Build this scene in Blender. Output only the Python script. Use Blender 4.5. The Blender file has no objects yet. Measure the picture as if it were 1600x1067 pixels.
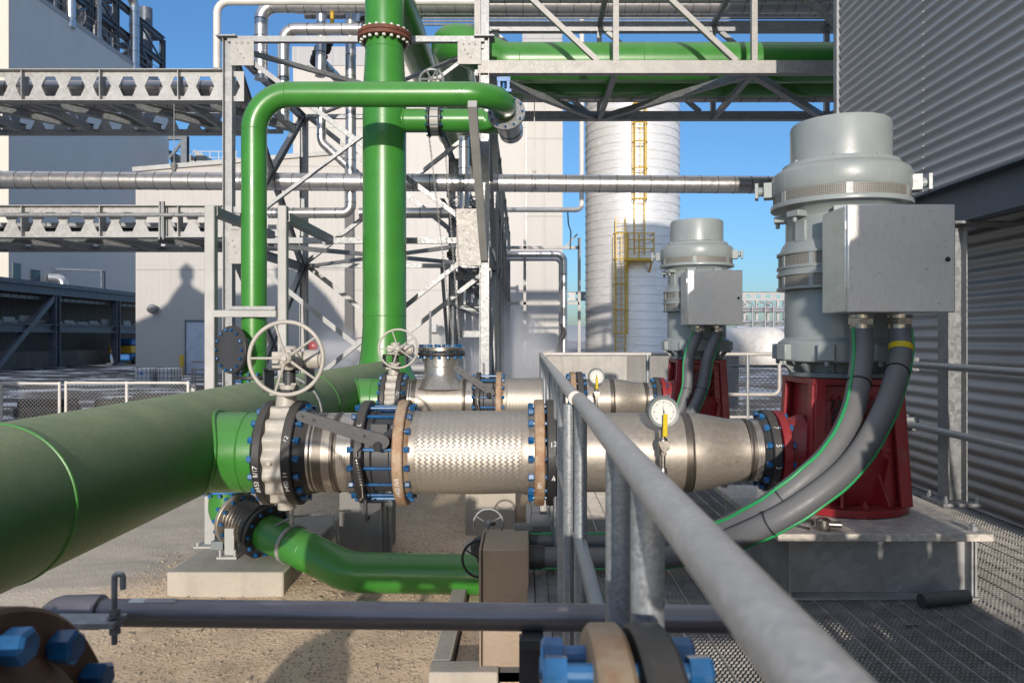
import bpy, bmesh, math, random
import numpy as np
from mathutils import Vector, Matrix, noise as mnoise
random.seed(7)
R = math.radians
PI = math.pi
S = bpy.context.scene
COL = S.collection

# ---------------------------------------------------------------- camera
EYE = 1.80
FP = 1180.0
CX, CY = 818.0, 528.0
cam = bpy.data.cameras.new('camera')
cam.sensor_width = 36.0
cam.lens = FP / 1600 * 36.0
cam.shift_x = -(CX - 800) / 1600
cam.shift_y = -(533.5 - CY) / 1600
cam.clip_start = 0.05
cam.clip_end = 3000
cam.dof.use_dof = True
cam.dof.focus_distance = 5.2
cam.dof.aperture_fstop = 6.3
camo = bpy.data.objects.new('camera', cam)
COL.objects.link(camo)
camo.location = (0, 0, EYE)
camo.rotation_euler = (R(90), 0, 0)
S.camera = camo

# ---------------------------------------------------------------- light
SUN_EL = 10.5
SUN_AZ = 1.8          # degrees the sun stands to the left of straight behind the camera
w = bpy.data.worlds.new('World')
S.world = w
w.use_nodes = True
nt = w.node_tree
nt.nodes.clear()
sky = nt.nodes.new('ShaderNodeTexSky')
sky.sky_type = 'NISHITA'
sky.sun_disc = False
sky.sun_elevation = R(SUN_EL)
sky.sun_rotation = R(180 + SUN_AZ)
sky.altitude = 0
sky.air_density = 1.0
sky.dust_density = 1.0
sky.ozone_density = 5.0
bg = nt.nodes.new('ShaderNodeBackground')
bg.inputs['Strength'].default_value = 0.145
wo = nt.nodes.new('ShaderNodeOutputWorld')
# bright noise layer added to the upper sky, out of view, as fill light
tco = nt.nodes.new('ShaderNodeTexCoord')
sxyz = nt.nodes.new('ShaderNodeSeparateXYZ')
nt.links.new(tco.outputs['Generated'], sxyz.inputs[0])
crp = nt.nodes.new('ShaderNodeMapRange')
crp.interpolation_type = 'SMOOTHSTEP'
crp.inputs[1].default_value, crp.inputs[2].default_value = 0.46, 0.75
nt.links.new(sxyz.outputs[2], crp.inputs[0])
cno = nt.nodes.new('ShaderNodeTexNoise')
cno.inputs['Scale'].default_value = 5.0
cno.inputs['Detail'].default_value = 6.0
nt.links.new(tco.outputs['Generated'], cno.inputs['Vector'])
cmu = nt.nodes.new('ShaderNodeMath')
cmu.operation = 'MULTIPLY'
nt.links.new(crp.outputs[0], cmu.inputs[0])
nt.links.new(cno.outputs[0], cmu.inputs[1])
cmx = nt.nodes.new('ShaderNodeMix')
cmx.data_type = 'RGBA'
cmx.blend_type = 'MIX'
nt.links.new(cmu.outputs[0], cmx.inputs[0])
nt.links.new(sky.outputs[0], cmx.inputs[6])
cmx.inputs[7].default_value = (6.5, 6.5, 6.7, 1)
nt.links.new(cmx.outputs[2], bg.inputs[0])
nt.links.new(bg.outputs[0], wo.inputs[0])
sl = bpy.data.lights.new('sun', 'SUN')
sl.energy = 3.2
sl.angle = R(0.55)
sl.color = (1.0, 0.90, 0.79)
so = bpy.data.objects.new('sun', sl)
COL.objects.link(so)
sd = Vector((-math.sin(R(SUN_AZ)) * math.cos(R(SUN_EL)), -math.cos(R(SUN_AZ)) * math.cos(R(SUN_EL)), math.sin(R(SUN_EL))))
so.location = (-4, -40, 30)
so.rotation_euler = sd.to_track_quat('Z', 'Y').to_euler()
S.view_settings.view_transform = 'Standard'
S.view_settings.look = 'None'
S.view_settings.exposure = 0.36
S.view_settings.gamma = 1.0
S.cycles.volume_bounces = 3

def P(px, py, Y):
    """photo pixel at depth Y -> world point"""
    return Vector(((px - CX) / FP * Y, Y, EYE - (py - CY) / FP * Y))
def PX(px, Y): return (px - CX) / FP * Y
def PZ(py, Y): return EYE - (py - CY) / FP * Y

# ---------------------------------------------------------------- mesh builder
def V(*a): return Vector(a)
def I_(h, b, tf, tw):
    return [(-b/2,-h/2),(b/2,-h/2),(b/2,-h/2+tf),(tw/2,-h/2+tf),(tw/2,h/2-tf),(b/2,h/2-tf),(b/2,h/2),(-b/2,h/2),(-b/2,h/2-tf),(-tw/2,h/2-tf),(-tw/2,-h/2+tf),(-b/2,-h/2+tf)]
def L_(a, t): return [(0,0),(a,0),(a,t),(t,t),(t,a),(0,a)]
def C_(h, b, t): return [(0,-h/2),(b,-h/2),(b,-h/2+t),(t,-h/2+t),(t,h/2-t),(b,h/2-t),(b,h/2),(0,h/2)]
def Q_(w, h): return [(-w/2,-h/2),(w/2,-h/2),(w/2,h/2),(-w/2,h/2)]
def frame(d, up=None):
    d = Vector(d).normalized()
    if up is None: up = (0,0,1)
    up = Vector(up)
    if abs(d.dot(up.normalized())) > 0.98: up = Vector((0,1,0)) if abs(d.y) < .9 else Vector((1,0,0))
    u = up.cross(d).normalized()
    return u, d.cross(u).normalized(), d

def fillet(pts, rad, n=8):
    pts = [Vector(p) for p in pts]
    out = [pts[0]]
    for i in range(1, len(pts)-1):
        a = pts[i]-pts[i-1]; b = pts[i+1]-pts[i]
        la, lb = a.length, b.length
        a.normalize(); b.normalize()
        turn = a.angle(b, 0.0)
        if turn < 0.02: out.append(pts[i]); continue
        r = rad[i-1] if isinstance(rad, (list, tuple)) else rad
        d = min(r*math.tan(turn/2), la*.49, lb*.49); r = d/math.tan(turn/2)
        t1 = pts[i]-a*d
        c = pts[i] + (b-a).normalized()*(r/math.cos(turn/2))
        ax = a.cross(b).normalized()
        for k in range(n+1):
            out.append(c + Matrix.Rotation(turn*k/n, 3, ax) @ (t1-c))
    out.append(pts[-1])
    return out

class MB:
    def __init__(s): s.v=[]; s.f=[]; s.mi=[]; s.m=0
    def add(s, vs, fs):
        o=len(s.v); s.v.extend([tuple(v) for v in vs])
        for f in fs: s.f.append(tuple(o+i for i in f)); s.mi.append(s.m)
        return s
    def box(s, c, d):
        x,y,z=c; a,b,e=d[0]/2,d[1]/2,d[2]/2
        vs=[(x+i*a,y+j*b,z+k*e) for k in(-1,1) for j in(-1,1) for i in(-1,1)]
        return s.add(vs,[(0,2,3,1),(4,5,7,6),(0,1,5,4),(2,6,7,3),(0,4,6,2),(1,3,7,5)])
    def bb(s, x0,x1,y0,y1,z0,z1): return s.box(((x0+x1)/2,(y0+y1)/2,(z0+z1)/2),(abs(x1-x0),abs(y1-y0),abs(z1-z0)))
    def prof(s, p0, p1, poly, up=None, shift=(0,0)):
        p0=Vector(p0);p1=Vector(p1);u,v,d=frame(p1-p0,up);n=len(poly)
        vs=[p+u*(a+shift[0])+v*(b+shift[1]) for p in(p0,p1) for a,b in poly]
        return s.add(vs,[tuple(range(n))[::-1],tuple(range(n,2*n))]+[(i,(i+1)%n,n+(i+1)%n,n+i) for i in range(n)])
    def plate(s, pts, nrm, t):
        nrm=Vector(nrm).normalized()*t; n=len(pts)
        vs=[Vector(p) for p in pts]+[Vector(p)+nrm for p in pts]
        return s.add(vs,[tuple(range(n))[::-1],tuple(range(n,2*n))]+[(i,(i+1)%n,n+(i+1)%n,n+i) for i in range(n)])
    def lathe(s, pr, base, axis, seg=32, caps=True, closed=False):
        base=Vector(base);u,v,d=frame(axis);n=len(pr)
        vs=[base+d*h+(u*math.cos(2*PI*k/seg)+v*math.sin(2*PI*k/seg))*r for r,h in pr for k in range(seg)]
        fs=[]
        for i in range(n-1 if not closed else n):
            j=(i+1)%n
            for k in range(seg):
                k2=(k+1)%seg
                fs.append((i*seg+k,i*seg+k2,j*seg+k2,j*seg+k))
        if caps and not closed:
            fs.append(tuple(range(seg))[::-1]); fs.append(tuple(range((n-1)*seg,n*seg)))
        return s.add(vs,fs)
    def cyl(s, p0, p1, r, r1=None, seg=16):
        p0=Vector(p0);p1=Vector(p1)
        return s.lathe([(r,0),(r if r1 is None else r1,(p1-p0).length)],p0,p1-p0,seg)
    def ring(s, c, axis, ro, ri, t, seg=40):
        return s.lathe([(ri,-t/2),(ro,-t/2),(ro,t/2),(ri,t/2)],c,axis,seg,closed=True)
    def torus(s, c, axis, Rr, r, seg=40, sec=8):
        return s.lathe([(Rr+r*math.cos(2*PI*i/sec),r*math.sin(2*PI*i/sec)) for i in range(sec)],c,axis,seg,closed=True)
    def tube(s, pts, r, seg=16, caps=True, closed=False):
        pts=[Vector(p) for p in pts]; n=len(pts)
        tang=[]
        for i in range(n):
            if closed: t=pts[(i+1)%n]-pts[i-1]
            else: t=pts[min(i+1,n-1)]-pts[max(i-1,0)]
            tang.append(t.normalized())
        u,v,_=frame(tang[0]); vs=[]
        for i in range(n):
            if i:
                q=tang[i-1].rotation_difference(tang[i]); u=q@u; v=q@v
            rr=r[i] if isinstance(r,(list,tuple)) else r
            vs+= [pts[i]+(u*math.cos(2*PI*k/seg)+v*math.sin(2*PI*k/seg))*rr for k in range(seg)]
        fs=[(i*seg+k,i*seg+(k+1)%seg,(i+1)*seg+(k+1)%seg,(i+1)*seg+k) for i in range(n-1) for k in range(seg)]
        if caps: fs+=[tuple(range(seg))[::-1],tuple(range((n-1)*seg,n*seg))]
        return s.add(vs,fs)
    def clad(s, pts, r, step=.32, seg=20, lip=.004):
        """sheet metal clad pipe: tube with a raised seam every step"""
        s.tube(pts,r,seg)
        acc=step*.5
        for a,b in zip(pts[:-1],pts[1:]):
            a=Vector(a);b=Vector(b);L=(b-a).length
            if L<1e-6: continue
            while acc<L:
                c=a+(b-a)*(acc/L); s.m=1; s.ring(c,b-a,r+lip,r-.01,.016,seg); s.m=0; acc+=step
            acc-=L
        return s
    def sphere(s, c, r, seg=16, squash=(1,1,1)):
        pr=[(max(1e-4,r*math.sin(PI*i/8)),-r*math.cos(PI*i/8)) for i in range(9)]
        o=len(s.v); s.lathe(pr,(0,0,0),(0,0,1),seg,caps=False)
        for i in range(o,len(s.v)):
            x,y,z=s.v[i]; s.v[i]=(c[0]+x*squash[0],c[1]+y*squash[1],c[2]+z*squash[2])
        return s
    def build(s, name, mats, parent=None, origin=None, bevel=0, smooth=38, noclean=False):
        me=bpy.data.meshes.new(name)
        off=wloc(parent) if parent is not None else Vector(origin) if origin is not None else Vector((0,0,0))
        me.from_pydata([(a-off.x,b-off.y,c-off.z) for a,b,c in s.v],[],s.f)
        if not isinstance(mats,(list,tuple)): mats=[mats]
        if 1 in s.mi and len(mats)==1: mats=[mats[0],M['seam']]
        for m in mats: me.materials.append(m)
        if len(mats)>1: me.polygons.foreach_set('material_index',s.mi)
        if not noclean:
            bm=bmesh.new(); bm.from_mesh(me)
            bmesh.ops.recalc_face_normals(bm,faces=bm.faces)
            bm.to_mesh(me); bm.free()
        if smooth:
            me.polygons.foreach_set('use_smooth',[True]*len(me.polygons))
            me.set_sharp_from_angle(angle=R(smooth))
        me.update()
        o=bpy.data.objects.new(name,me); COL.objects.link(o)
        if parent is not None: o.parent=parent
        else: o.location=off
        if bevel:
            b=o.modifiers.new('bevel','BEVEL'); b.width=bevel; b.segments=2; b.limit_method='ANGLE'; b.angle_limit=R(50); b.harden_normals=False
        return o

def wloc(o):
    p=Vector((0,0,0))
    while o is not None: p+=o.location; o=o.parent
    return p
def tag(o,label,cat,group=None):
    o['label']=label; o['category']=cat
    if group: o['group']=group
    return o
def struct(o): o['kind']='structure'; return o
def thing(name,label,cat,loc=(0,0,0),group=None):
    o=bpy.data.objects.new(name,None); COL.objects.link(o); o.location=loc; o.empty_display_size=.1
    return tag(o,label,cat,group)
def solo(mb,name,mat,label,cat,origin=None,group=None,**k):
    if origin is None:
        a=np.array(mb.v); origin=((a[:,0].min()+a[:,0].max())/2,(a[:,1].min()+a[:,1].max())/2,a[:,2].min())
    return tag(mb.build(name,mat,None,origin,**k),label,cat,group)
def copy_tree(o,parent=None):
    c=o.copy(); COL.objects.link(c)
    if parent is not None: c.parent=parent
    for ch in list(o.children): copy_tree(ch,c)
    return c
# ---------------------------------------------------------------- materials
class NG:
    def __init__(s,name):
        s.mat=bpy.data.materials.new(name); s.mat.use_nodes=True; s.t=s.mat.node_tree
        s.b=s.t.nodes['Principled BSDF']; s.tc=s.t.nodes.new('ShaderNodeTexCoord')
        s.co=s.tc.outputs['Object']
    def n(s,ty,**k):
        x=s.t.nodes.new('ShaderNode'+ty)
        for a,b in k.items(): setattr(x,a,b)
        return x
    def lk(s,a,b): s.t.links.new(a,b)
    def geo(s):
        if not hasattr(s,'_g'): s._g=s.n('NewGeometry')
        return s._g
    def world(s): s.co=s.geo().outputs['Position']; return s
    def mapped(s,sc):
        m=s.n('Mapping'); m.inputs['Scale'].default_value=sc; s.lk(s.co,m.inputs[0]); return m.outputs[0]
    def noise(s,scale,det=4,rough=.55,co=None):
        x=s.n('TexNoise'); x.inputs['Scale'].default_value=scale; x.inputs['Detail'].default_value=det; x.inputs['Roughness'].default_value=rough
        s.lk(co or s.co,x.inputs['Vector']); return x.outputs[0]
    def voro(s,scale,co=None,out='Color',feature='F1'):
        x=s.n('TexVoronoi',feature=feature); x.inputs['Scale'].default_value=scale; s.lk(co or s.co,x.inputs['Vector']); return x.outputs[out]
    def ramp(s,f,stops):
        x=s.n('ValToRGB'); e=x.color_ramp.elements
        while len(e)<len(stops): e.new(.5)
        for i,(p,c) in enumerate(stops):
            e[i].position=p; e[i].color=(c,c,c,1) if isinstance(c,(int,float)) else (*c,1)
        s.lk(f,x.inputs[0]); return x.outputs[0]
    def m(s,op,a,b=None,c=None):
        x=s.n('Math',operation=op)
        for i,q in enumerate((a,b,c)):
            if q is None: continue
            if isinstance(q,(int,float)): x.inputs[i].default_value=q
            else: s.lk(q,x.inputs[i])
        return x.outputs[0]
    def mix(s,f,a,b,bt='MIX'):
        x=s.n('Mix',data_type='RGBA',blend_type=bt)
        for i,q in ((0,f),(6,a),(7,b)):
            if isinstance(q,(int,float)): x.inputs[i].default_value=q if i==0 else (q,q,q,1)
            elif isinstance(q,tuple): x.inputs[i].default_value=(*q,1)
            else: s.lk(q,x.inputs[i])
        return x.outputs[2]
    def sep(s,v):
        x=s.n('SeparateXYZ'); s.lk(v,x.inputs[0]); return x.outputs
    def set(s,base=None,rough=None,metal=None,coat=None,spec=None):
        for k,q in (('Base Color',base),('Roughness',rough),('Metallic',metal),('Coat Weight',coat),('Specular IOR Level',spec)):
            if q is None: continue
            i=s.b.inputs[k]
            if isinstance(q,(int,float)): i.default_value=q
            elif isinstance(q,tuple): i.default_value=(*q,1)
            else: s.lk(q,i)
        return s
    def bump(s,h,dist=.01,st=.5):
        x=s.n('Bump'); x.inputs['Strength'].default_value=st; x.inputs['Distance'].default_value=dist
        s.lk(h,x.inputs['Height']); s.lk(x.outputs[0],s.b.inputs['Normal']); return s
M={}
def painted(name,c,rough=.35,dust=0,dustc=(.30,.27,.22),wear=None,var=.12,metal=0,sc=3,peel=.0006,coat=0,wsc=6,wsoft=.06):
    g=NG(name)
    n1=g.noise(sc,5); n2=g.noise(sc*14,3)
    lo=tuple(x*(1-var) for x in c); hi=tuple(min(1,x*(1+var)) for x in c)
    col=g.mix(g.ramp(n1,[(.3,0),(.7,1)]),lo,hi)
    if wear:
        wm=g.ramp(g.noise(sc*wsc,8,.7),[(wear[1],0),(wear[1]+wsoft,1)]); col=g.mix(wm,col,wear[0])
    r=g.m('ADD',g.m('MULTIPLY',n2,.25),rough-.12)
    if dust:
        nz=g.sep(g.geo().outputs['Normal'])[2]
        up=g.m('MULTIPLY',g.ramp(nz,[(.05,0),(.85,1)]),g.m('MULTIPLY',g.ramp(g.noise(4,8,.7),[(.2,.45),(.75,1)]),g.ramp(g.noise(70,5,.8),[(.3,.62),(.7,1.1)])))
        up=g.m('MINIMUM',g.m('MULTIPLY',up,dust),1.0)
        col=g.mix(up,col,dustc); r=g.m('ADD',r,g.m('MULTIPLY',up,.4))
    g.set(col,r,metal,coat)
    if peel: g.bump(g.noise(90,2),peel,.4)
    M[name]=g.mat; return g.mat
GREEN=(.026,.150,.022)
painted('green_paint',(.040,.205,.027),.32,coat=.2,dust=.30,dustc=(.17,.24,.13),wear=((.06,.20,.05),.60),wsc=1.2,wsoft=.2)
painted('green_dusty',(.030,.14,.030),.46,dust=1.15,dustc=(.33,.36,.21))
painted('motor_grey',(.255,.285,.285),.36,dust=.15,coat=.15)
painted('motor_dark',(.16,.185,.19),.42)
painted('pump_red',(.26,.016,.022),.36,dust=.25,dustc=(.2,.12,.1),wear=((.20,.07,.045),.60),wsc=2.2,wsoft=.12)
painted('valve_beige',(.41,.385,.34),.45,wear=((.22,.16,.11),.74))
painted('bolt_blue',(.014,.098,.25),.34,var=.3,sc=30,coat=.25,wear=((.13,.12,.11),.66))
def vary(name,lo,hi):
    m=M[name]; t=m.node_tree; b=t.nodes['Principled BSDF']; src=b.inputs['Base Color'].links[0].from_socket
    oi=t.nodes.new('ShaderNodeObjectInfo'); r=t.nodes.new('ShaderNodeMapRange'); r.inputs[3].default_value=lo; r.inputs[4].default_value=hi
    t.links.new(oi.outputs['Random'],r.inputs[0]); h=t.nodes.new('ShaderNodeHueSaturation'); t.links.new(r.outputs[0],h.inputs['Value'])
    r2=t.nodes.new('ShaderNodeMapRange'); r2.inputs[3].default_value=1.15; r2.inputs[4].default_value=.95; t.links.new(oi.outputs['Random'],r2.inputs[0]); t.links.new(r2.outputs[0],h.inputs['Saturation'])
    t.links.new(src,h.inputs['Color']); t.links.new(h.outputs[0],b.inputs['Base Color'])
vary('bolt_blue',.62,1.12)
painted('black_flange',(.022,.022,.024),.5,wear=((.16,.09,.05),.64),dust=.25)
painted('dark_steel',(.045,.047,.052),.5,wear=((.12,.10,.09),.72))
painted('rust_flange',(.40,.30,.20),.62,var=.2,sc=7,wear=((.25,.10,.035),.44),metal=.1,wsc=.9,wsoft=.22)
painted('corner_rust',(.115,.062,.035),.7,var=.35,sc=7,wear=((.26,.17,.10),.58),metal=.15,wsc=.9,wsoft=.2)
painted('brown_flange',(.13,.045,.026),.7,var=.35,sc=7,wear=((.24,.17,.12),.66))
painted('white_pipe',(.62,.60,.57),.4)
painted('hss_primer',(.36,.36,.35),.5,dust=.1)
painted('yellow',(.52,.33,.02),.45)
painted('cable_grey',(.115,.12,.128),.46,dust=.35)
painted('rubber_grey',(.075,.075,.08),.5,dust=.3)
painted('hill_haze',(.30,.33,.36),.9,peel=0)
painted('green_wire',(.02,.28,.09),.4)
painted('black_rubber',(.018,.018,.02),.6)
painted('blue_steel',(.02,.14,.42),.4)
painted('beam_dark',(.11,.13,.16),.45,var=.2,metal=.3)
painted('chalk',(.72,.72,.70),.9,peel=0)
painted('label_white',(.6,.6,.57),.5)
painted('tape_yellow',(.62,.47,.01),.5)
painted('door_bluish',(.42,.47,.55),.5)
painted('crate_dark',(.05,.045,.04),.8,var=.4,sc=1)
painted('ibc_white',(.62,.64,.66),.35)
painted('glass_dark',(.06,.10,.14),.12,peel=0)
painted('rope',(.30,.29,.27),.7)

def galv(name,c=(.40,.41,.42),metal=.35,rough=.46,sc=38,dark=.22):
    g=NG(name)
    v=g.sep(g.voro(sc))[0]; n=g.noise(6,6,.6)
    col=g.mix(g.ramp(v,[(.1,0),(.9,1)]),tuple(x*(1-dark) for x in c),tuple(x*(1+dark*.5) for x in c))
    col=g.mix(g.ramp(n,[(.42,0),(.62,.45)]),col,tuple(x*.72 for x in c))
    col=g.mix(g.ramp(g.noise(2.3,8,.7),[(.62,0),(.7,.35)]),col,(.5,.49,.47))
    g.set(col,g.m('ADD',g.m('MULTIPLY',v,.2),rough-.1),metal); g.bump(n,.0015,.3)
    M[name]=g.mat
galv('seam',(.16,.16,.16),.5,.5); galv('galv',(.26,.27,.28)); galv('galv_warm',(.36,.35,.335),.2,.55); galv('galv_beam',(.36,.365,.365),.2,.5,24,.16); galv('galv_dark',(.31,.325,.34),.3,.5)
galv('rail_galv',(.31,.33,.35),.4,.42,150,.2); galv('rail_top',(.54,.515,.48),.15,.55,130,.14); galv('plate_warm',(.58,.54,.48),.1,.6); galv('grating_steel',(.47,.45,.42),.4,.5,20,.2)

def stainless(name,c,rough,stretch=(1,1,1),metal=.9,streak=.25,bsc=60,dirt=0):
    g=NG(name)
    n=g.noise(bsc,3,.6,g.mapped(stretch)); n2=g.noise(2.2,6,.65)
    col=g.mix(g.ramp(n,[(.3,0),(.7,1)]),tuple(x*(1-streak) for x in c),c)
    col=g.mix(g.ramp(n2,[(.45,0),(.75,.4)]),col,tuple(x*f for x,f in zip(c,(.8,.74,.66))))
    if dirt: col=g.mix(g.ramp(g.noise(34,7,.75),[(.60,0),(.68,dirt)]),col,(.10,.07,.05))
    g.set(col,g.m('ADD',g.m('MULTIPLY',n,.22),rough-.1),metal); g.bump(n,.0006,.35)
    M[name]=g.mat
stainless('ss_matte',(.40,.36,.31),.44,(1,1,1),.6,.2,40,.4)
stainless('ss_ground',(.50,.465,.42),.27,(26,1,1),.72,.35,14)
stainless('ss_dark',(.20,.175,.15),.42,(30,1,1),.8,.45,12)
stainless('ss_clad',(.62,.62,.63),.30,(1,1,1),.85,.08,12)
stainless('ss_clad_dull',(.46,.455,.46),.40,(1,1,1),.7,.2,18)
stainless('ss_box',(.82,.81,.79),.34,(20,1,1.5),.6,.14,12,.5)
stainless('bronze_box',(.37,.30,.235),.45,(3,1,14),.5,.15,10,.1)
stainless('grey_pipe',(.20,.195,.215),.36,(1,6,6),.6,.25,10,.25)
stainless('silo_metal',(.80,.80,.80),.40,(1,1,8),.3,.22,2)
stainless('fitting',(.42,.39,.35),.28,(1,1,1),.95,.2,50)

def braid():
    g=NG('braid'); x,y,z=g.sep(g.co)
    a=g.m('MULTIPLY',g.m('ARCTAN2',z,y),60/(2*PI)); b=g.m('MULTIPLY',x,29.0)
    s1=g.m('ADD',a,b); s2=g.m('SUBTRACT',a,b)
    f1=g.m('SUBTRACT',g.m('FRACT',s1),.5); f2=g.m('SUBTRACT',g.m('FRACT',s2),.5)
    h1=g.m('SUBTRACT',1,g.m('MULTIPLY',g.m('MULTIPLY',f1,f1),3.2)); h2=g.m('SUBTRACT',1,g.m('MULTIPLY',g.m('MULTIPLY',f2,f2),3.2))
    par=g.m('FLOORED_MODULO',g.m('ADD',g.m('FLOOR',s1),g.m('FLOOR',s2)),2)
    q=g.m('FLOORED_MODULO',g.m('ADD',g.m('FLOOR',g.m('MULTIPLY',s1,1)),g.m('MULTIPLY',g.m('FLOOR',s2),1)),2)
    # over/under weave
    e1=g.m('MULTIPLY',h1,g.m('ADD',.55,g.m('MULTIPLY',g.m('SINE',g.m('MULTIPLY',s2,PI)),.45)))
    sgn=g.m('SUBTRACT',1,g.m('MULTIPLY',g.m('FLOORED_MODULO',g.m('FLOOR',s1),2),2))
    sgn2=g.m('SUBTRACT',1,g.m('MULTIPLY',g.m('FLOORED_MODULO',g.m('FLOOR',s2),2),2))
    w1=g.m('MULTIPLY',h1,g.m('ADD',.6,g.m('MULTIPLY',g.m('MULTIPLY',sgn,sgn2),.4)))
    w2=g.m('MULTIPLY',h2,g.m('SUBTRACT',.6,g.m('MULTIPLY',g.m('MULTIPLY',sgn,sgn2),.4)))
    h=g.m('MAXIMUM',w1,w2)
    wires=g.m('MULTIPLY',g.m('SINE',g.m('MULTIPLY',g.m('ADD',g.m('MULTIPLY',s1,par),g.m('MULTIPLY',s2,g.m('SUBTRACT',1,par))),38)),.06)
    col=g.mix(g.mix(.45,g.ramp(h,[(.12,0),(.34,1)]),g.ramp(h,[(.3,.2),(.95,1)])),(.255,.23,.195),(.43,.395,.345)); col=g.mix(g.ramp(g.noise(9,6,.7),[(.35,0),(.75,.5)]),col,(.30,.27,.23))
    g.set(col,.42,.6); g.bump(g.m('ADD',h,g.m('ADD',wires,g.m('MULTIPLY',g.noise(120,3),.5))),.0018,.8)
    M['braid']=g.mat
braid()
def meshband():
    g=NG('mesh_band'); x,y,z=g.sep(g.co)
    a=g.m('FRACT',g.m('MULTIPLY',g.m('ARCTAN2',y,x),210/(2*PI))); b=g.m('FRACT',g.m('MULTIPLY',z,88))
    hole=g.m('MULTIPLY',g.m('GREATER_THAN',a,.3),g.m('GREATER_THAN',b,.3))
    col=g.mix(hole,(.27,.27,.25),(.11,.095,.075)); g.set(col,.5,0)
    g.bump(g.m('SUBTRACT',1,hole),.004,.6); M['mesh_band']=g.mat
meshband()
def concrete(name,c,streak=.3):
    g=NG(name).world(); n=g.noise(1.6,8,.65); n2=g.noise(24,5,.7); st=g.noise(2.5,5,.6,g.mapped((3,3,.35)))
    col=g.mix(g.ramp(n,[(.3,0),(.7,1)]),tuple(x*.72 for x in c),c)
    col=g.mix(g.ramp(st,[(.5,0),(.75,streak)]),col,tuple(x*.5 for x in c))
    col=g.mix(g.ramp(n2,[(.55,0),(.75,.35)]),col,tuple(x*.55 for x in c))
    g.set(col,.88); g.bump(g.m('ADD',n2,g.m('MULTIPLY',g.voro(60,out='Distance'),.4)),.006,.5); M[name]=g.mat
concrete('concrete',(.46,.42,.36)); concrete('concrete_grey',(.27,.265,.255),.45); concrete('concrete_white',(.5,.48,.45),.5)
def cladding(name,c,axis='X',pitch=.3,depth=.02,seam=6.0,rough=.5,var=.08):
    g=NG(name).world(); x,y,z=g.sep(g.co); t=x if axis=='X' else y
    f=g.m('FRACT',g.m('DIVIDE',t,pitch)); rib=g.ramp(f,[(.0,1),(.12,0),(.88,0),(1,1)])
    s=g.m('LESS_THAN',g.m('FRACT',g.m('DIVIDE',z,seam)),.010)
    n=g.noise(.5,6,.6); pan=g.sep(g.voro(1.0,g.n('Combine'+'XYZ').outputs[0]))[0] if False else None
    col=g.mix(n,tuple(q*(1-var) for q in c),tuple(q*(1+var) for q in c))
    st=g.noise(.9,5,.6,g.mapped((3,3,.12))); col=g.mix(g.ramp(st,[(.5,0),(.8,.22)]),col,tuple(q*.68 for q in c))
    col=g.mix(g.m('MULTIPLY',s,.5),col,tuple(q*.45 for q in c))
    g.set(col,rough); g.bump(g.m('ADD',rib,s),depth,.6); M[name]=g.mat
cladding('clad_cream',(.42,.40,.375),'X',.30,.007,5.2)
cladding('clad_panel',(.425,.41,.39),'X',1.0,.006,4.3)
cladding('clad_white',(.40,.385,.36),'X',1.05,.02,4.1)
cladding('clad_grey_side',(.55,.56,.575),'Y',.5,.015,40)
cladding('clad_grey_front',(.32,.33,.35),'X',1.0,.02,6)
cladding('clad_beige_front',(.55,.52,.46),'X',.6,.02,40)
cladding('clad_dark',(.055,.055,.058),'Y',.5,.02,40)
def corr(name,c):
    g=NG(name).world(); n=g.noise(1.2,6,.6); d=g.noise(9,7,.7,g.mapped((1,.25,1)))
    col=g.mix(n,tuple(q*.86 for q in c),tuple(q*1.12 for q in c))
    z=g.sep(g.co)[2]
    lowd=g.m('MULTIPLY',g.ramp(z,[(.35/4,1),(1.0/4,0)]) if False else g.m('MULTIPLY',g.ramp(g.m('DIVIDE',z,4),[(.10,1),(.32,.0)]),g.ramp(d,[(.3,.3),(.7,1)])),.75)
    col=g.mix(lowd,col,(.17,.14,.10))
    g.set(col,.42,.35); M[name]=g.mat
corr('corrugated',(.46,.46,.465))
def ground():
    g=NG('sand').world(); x,y,z=g.sep(g.co)
    big=g.noise(.35,7,.62); mid=g.noise(3.5,8,.7); fin=g.noise(46,6,.75); pb=g.voro(55,out='Distance')
    col=g.mix(g.ramp(big,[(.35,0),(.65,1)]),(.66,.50,.345),(.74,.575,.415))
    col=g.mix(g.ramp(mid,[(.4,0),(.72,.6)]),col,(.47,.345,.235))
    col=g.mix(g.ramp(fin,[(.5,0),(.8,.5)]),col,(.64,.54,.43))
    col=g.mix(g.ramp(g.sep(g.voro(70))[0],[(.80,0),(.86,.55)]),col,(.24,.18,.14))
    # compacted lane left of the pad
    lane=g.m('MULTIPLY',g.ramp(g.m('ADD',g.m('MULTIPLY',x,-.25),g.m('MULTIPLY',g.m('SUBTRACT',big,.5),1.2)),[(.62,0),(.80,1)]),.8)
    col=g.mix(lane,col,(.50,.45,.385))
    # yard asphalt with snow beyond
    far=g.ramp(g.m('DIVIDE',g.m('ADD',y,g.m('MULTIPLY',big,3)),20),[(.57,0),(.68,1)])
    asp=g.mix(g.noise(2,6,.6),(.060,.058,.058),(.12,.115,.11))
    asp=g.mix(g.ramp(g.m('DIVIDE',x,8),[(.05,0),(.3,.85)]),asp,g.mix(g.noise(1.3,6,.7),(.20,.155,.115),(.34,.28,.22)))
    sn=g.ramp(g.noise(.45,9,.68,g.mapped((.7,1.3,1))),[(.50,0),(.56,1)])
    asp=g.mix(sn,asp,(.72,.74,.78))
    col=g.mix(far,col,asp)
    g.set(col,.93,0,spec=.2); g.bump(g.m('ADD',g.m('MULTIPLY',fin,.8),g.m('ADD',g.m('MULTIPLY',mid,.7),g.m('MULTIPLY',pb,.25))),.016,.75)
    M['sand']=g.mat
ground()
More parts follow.
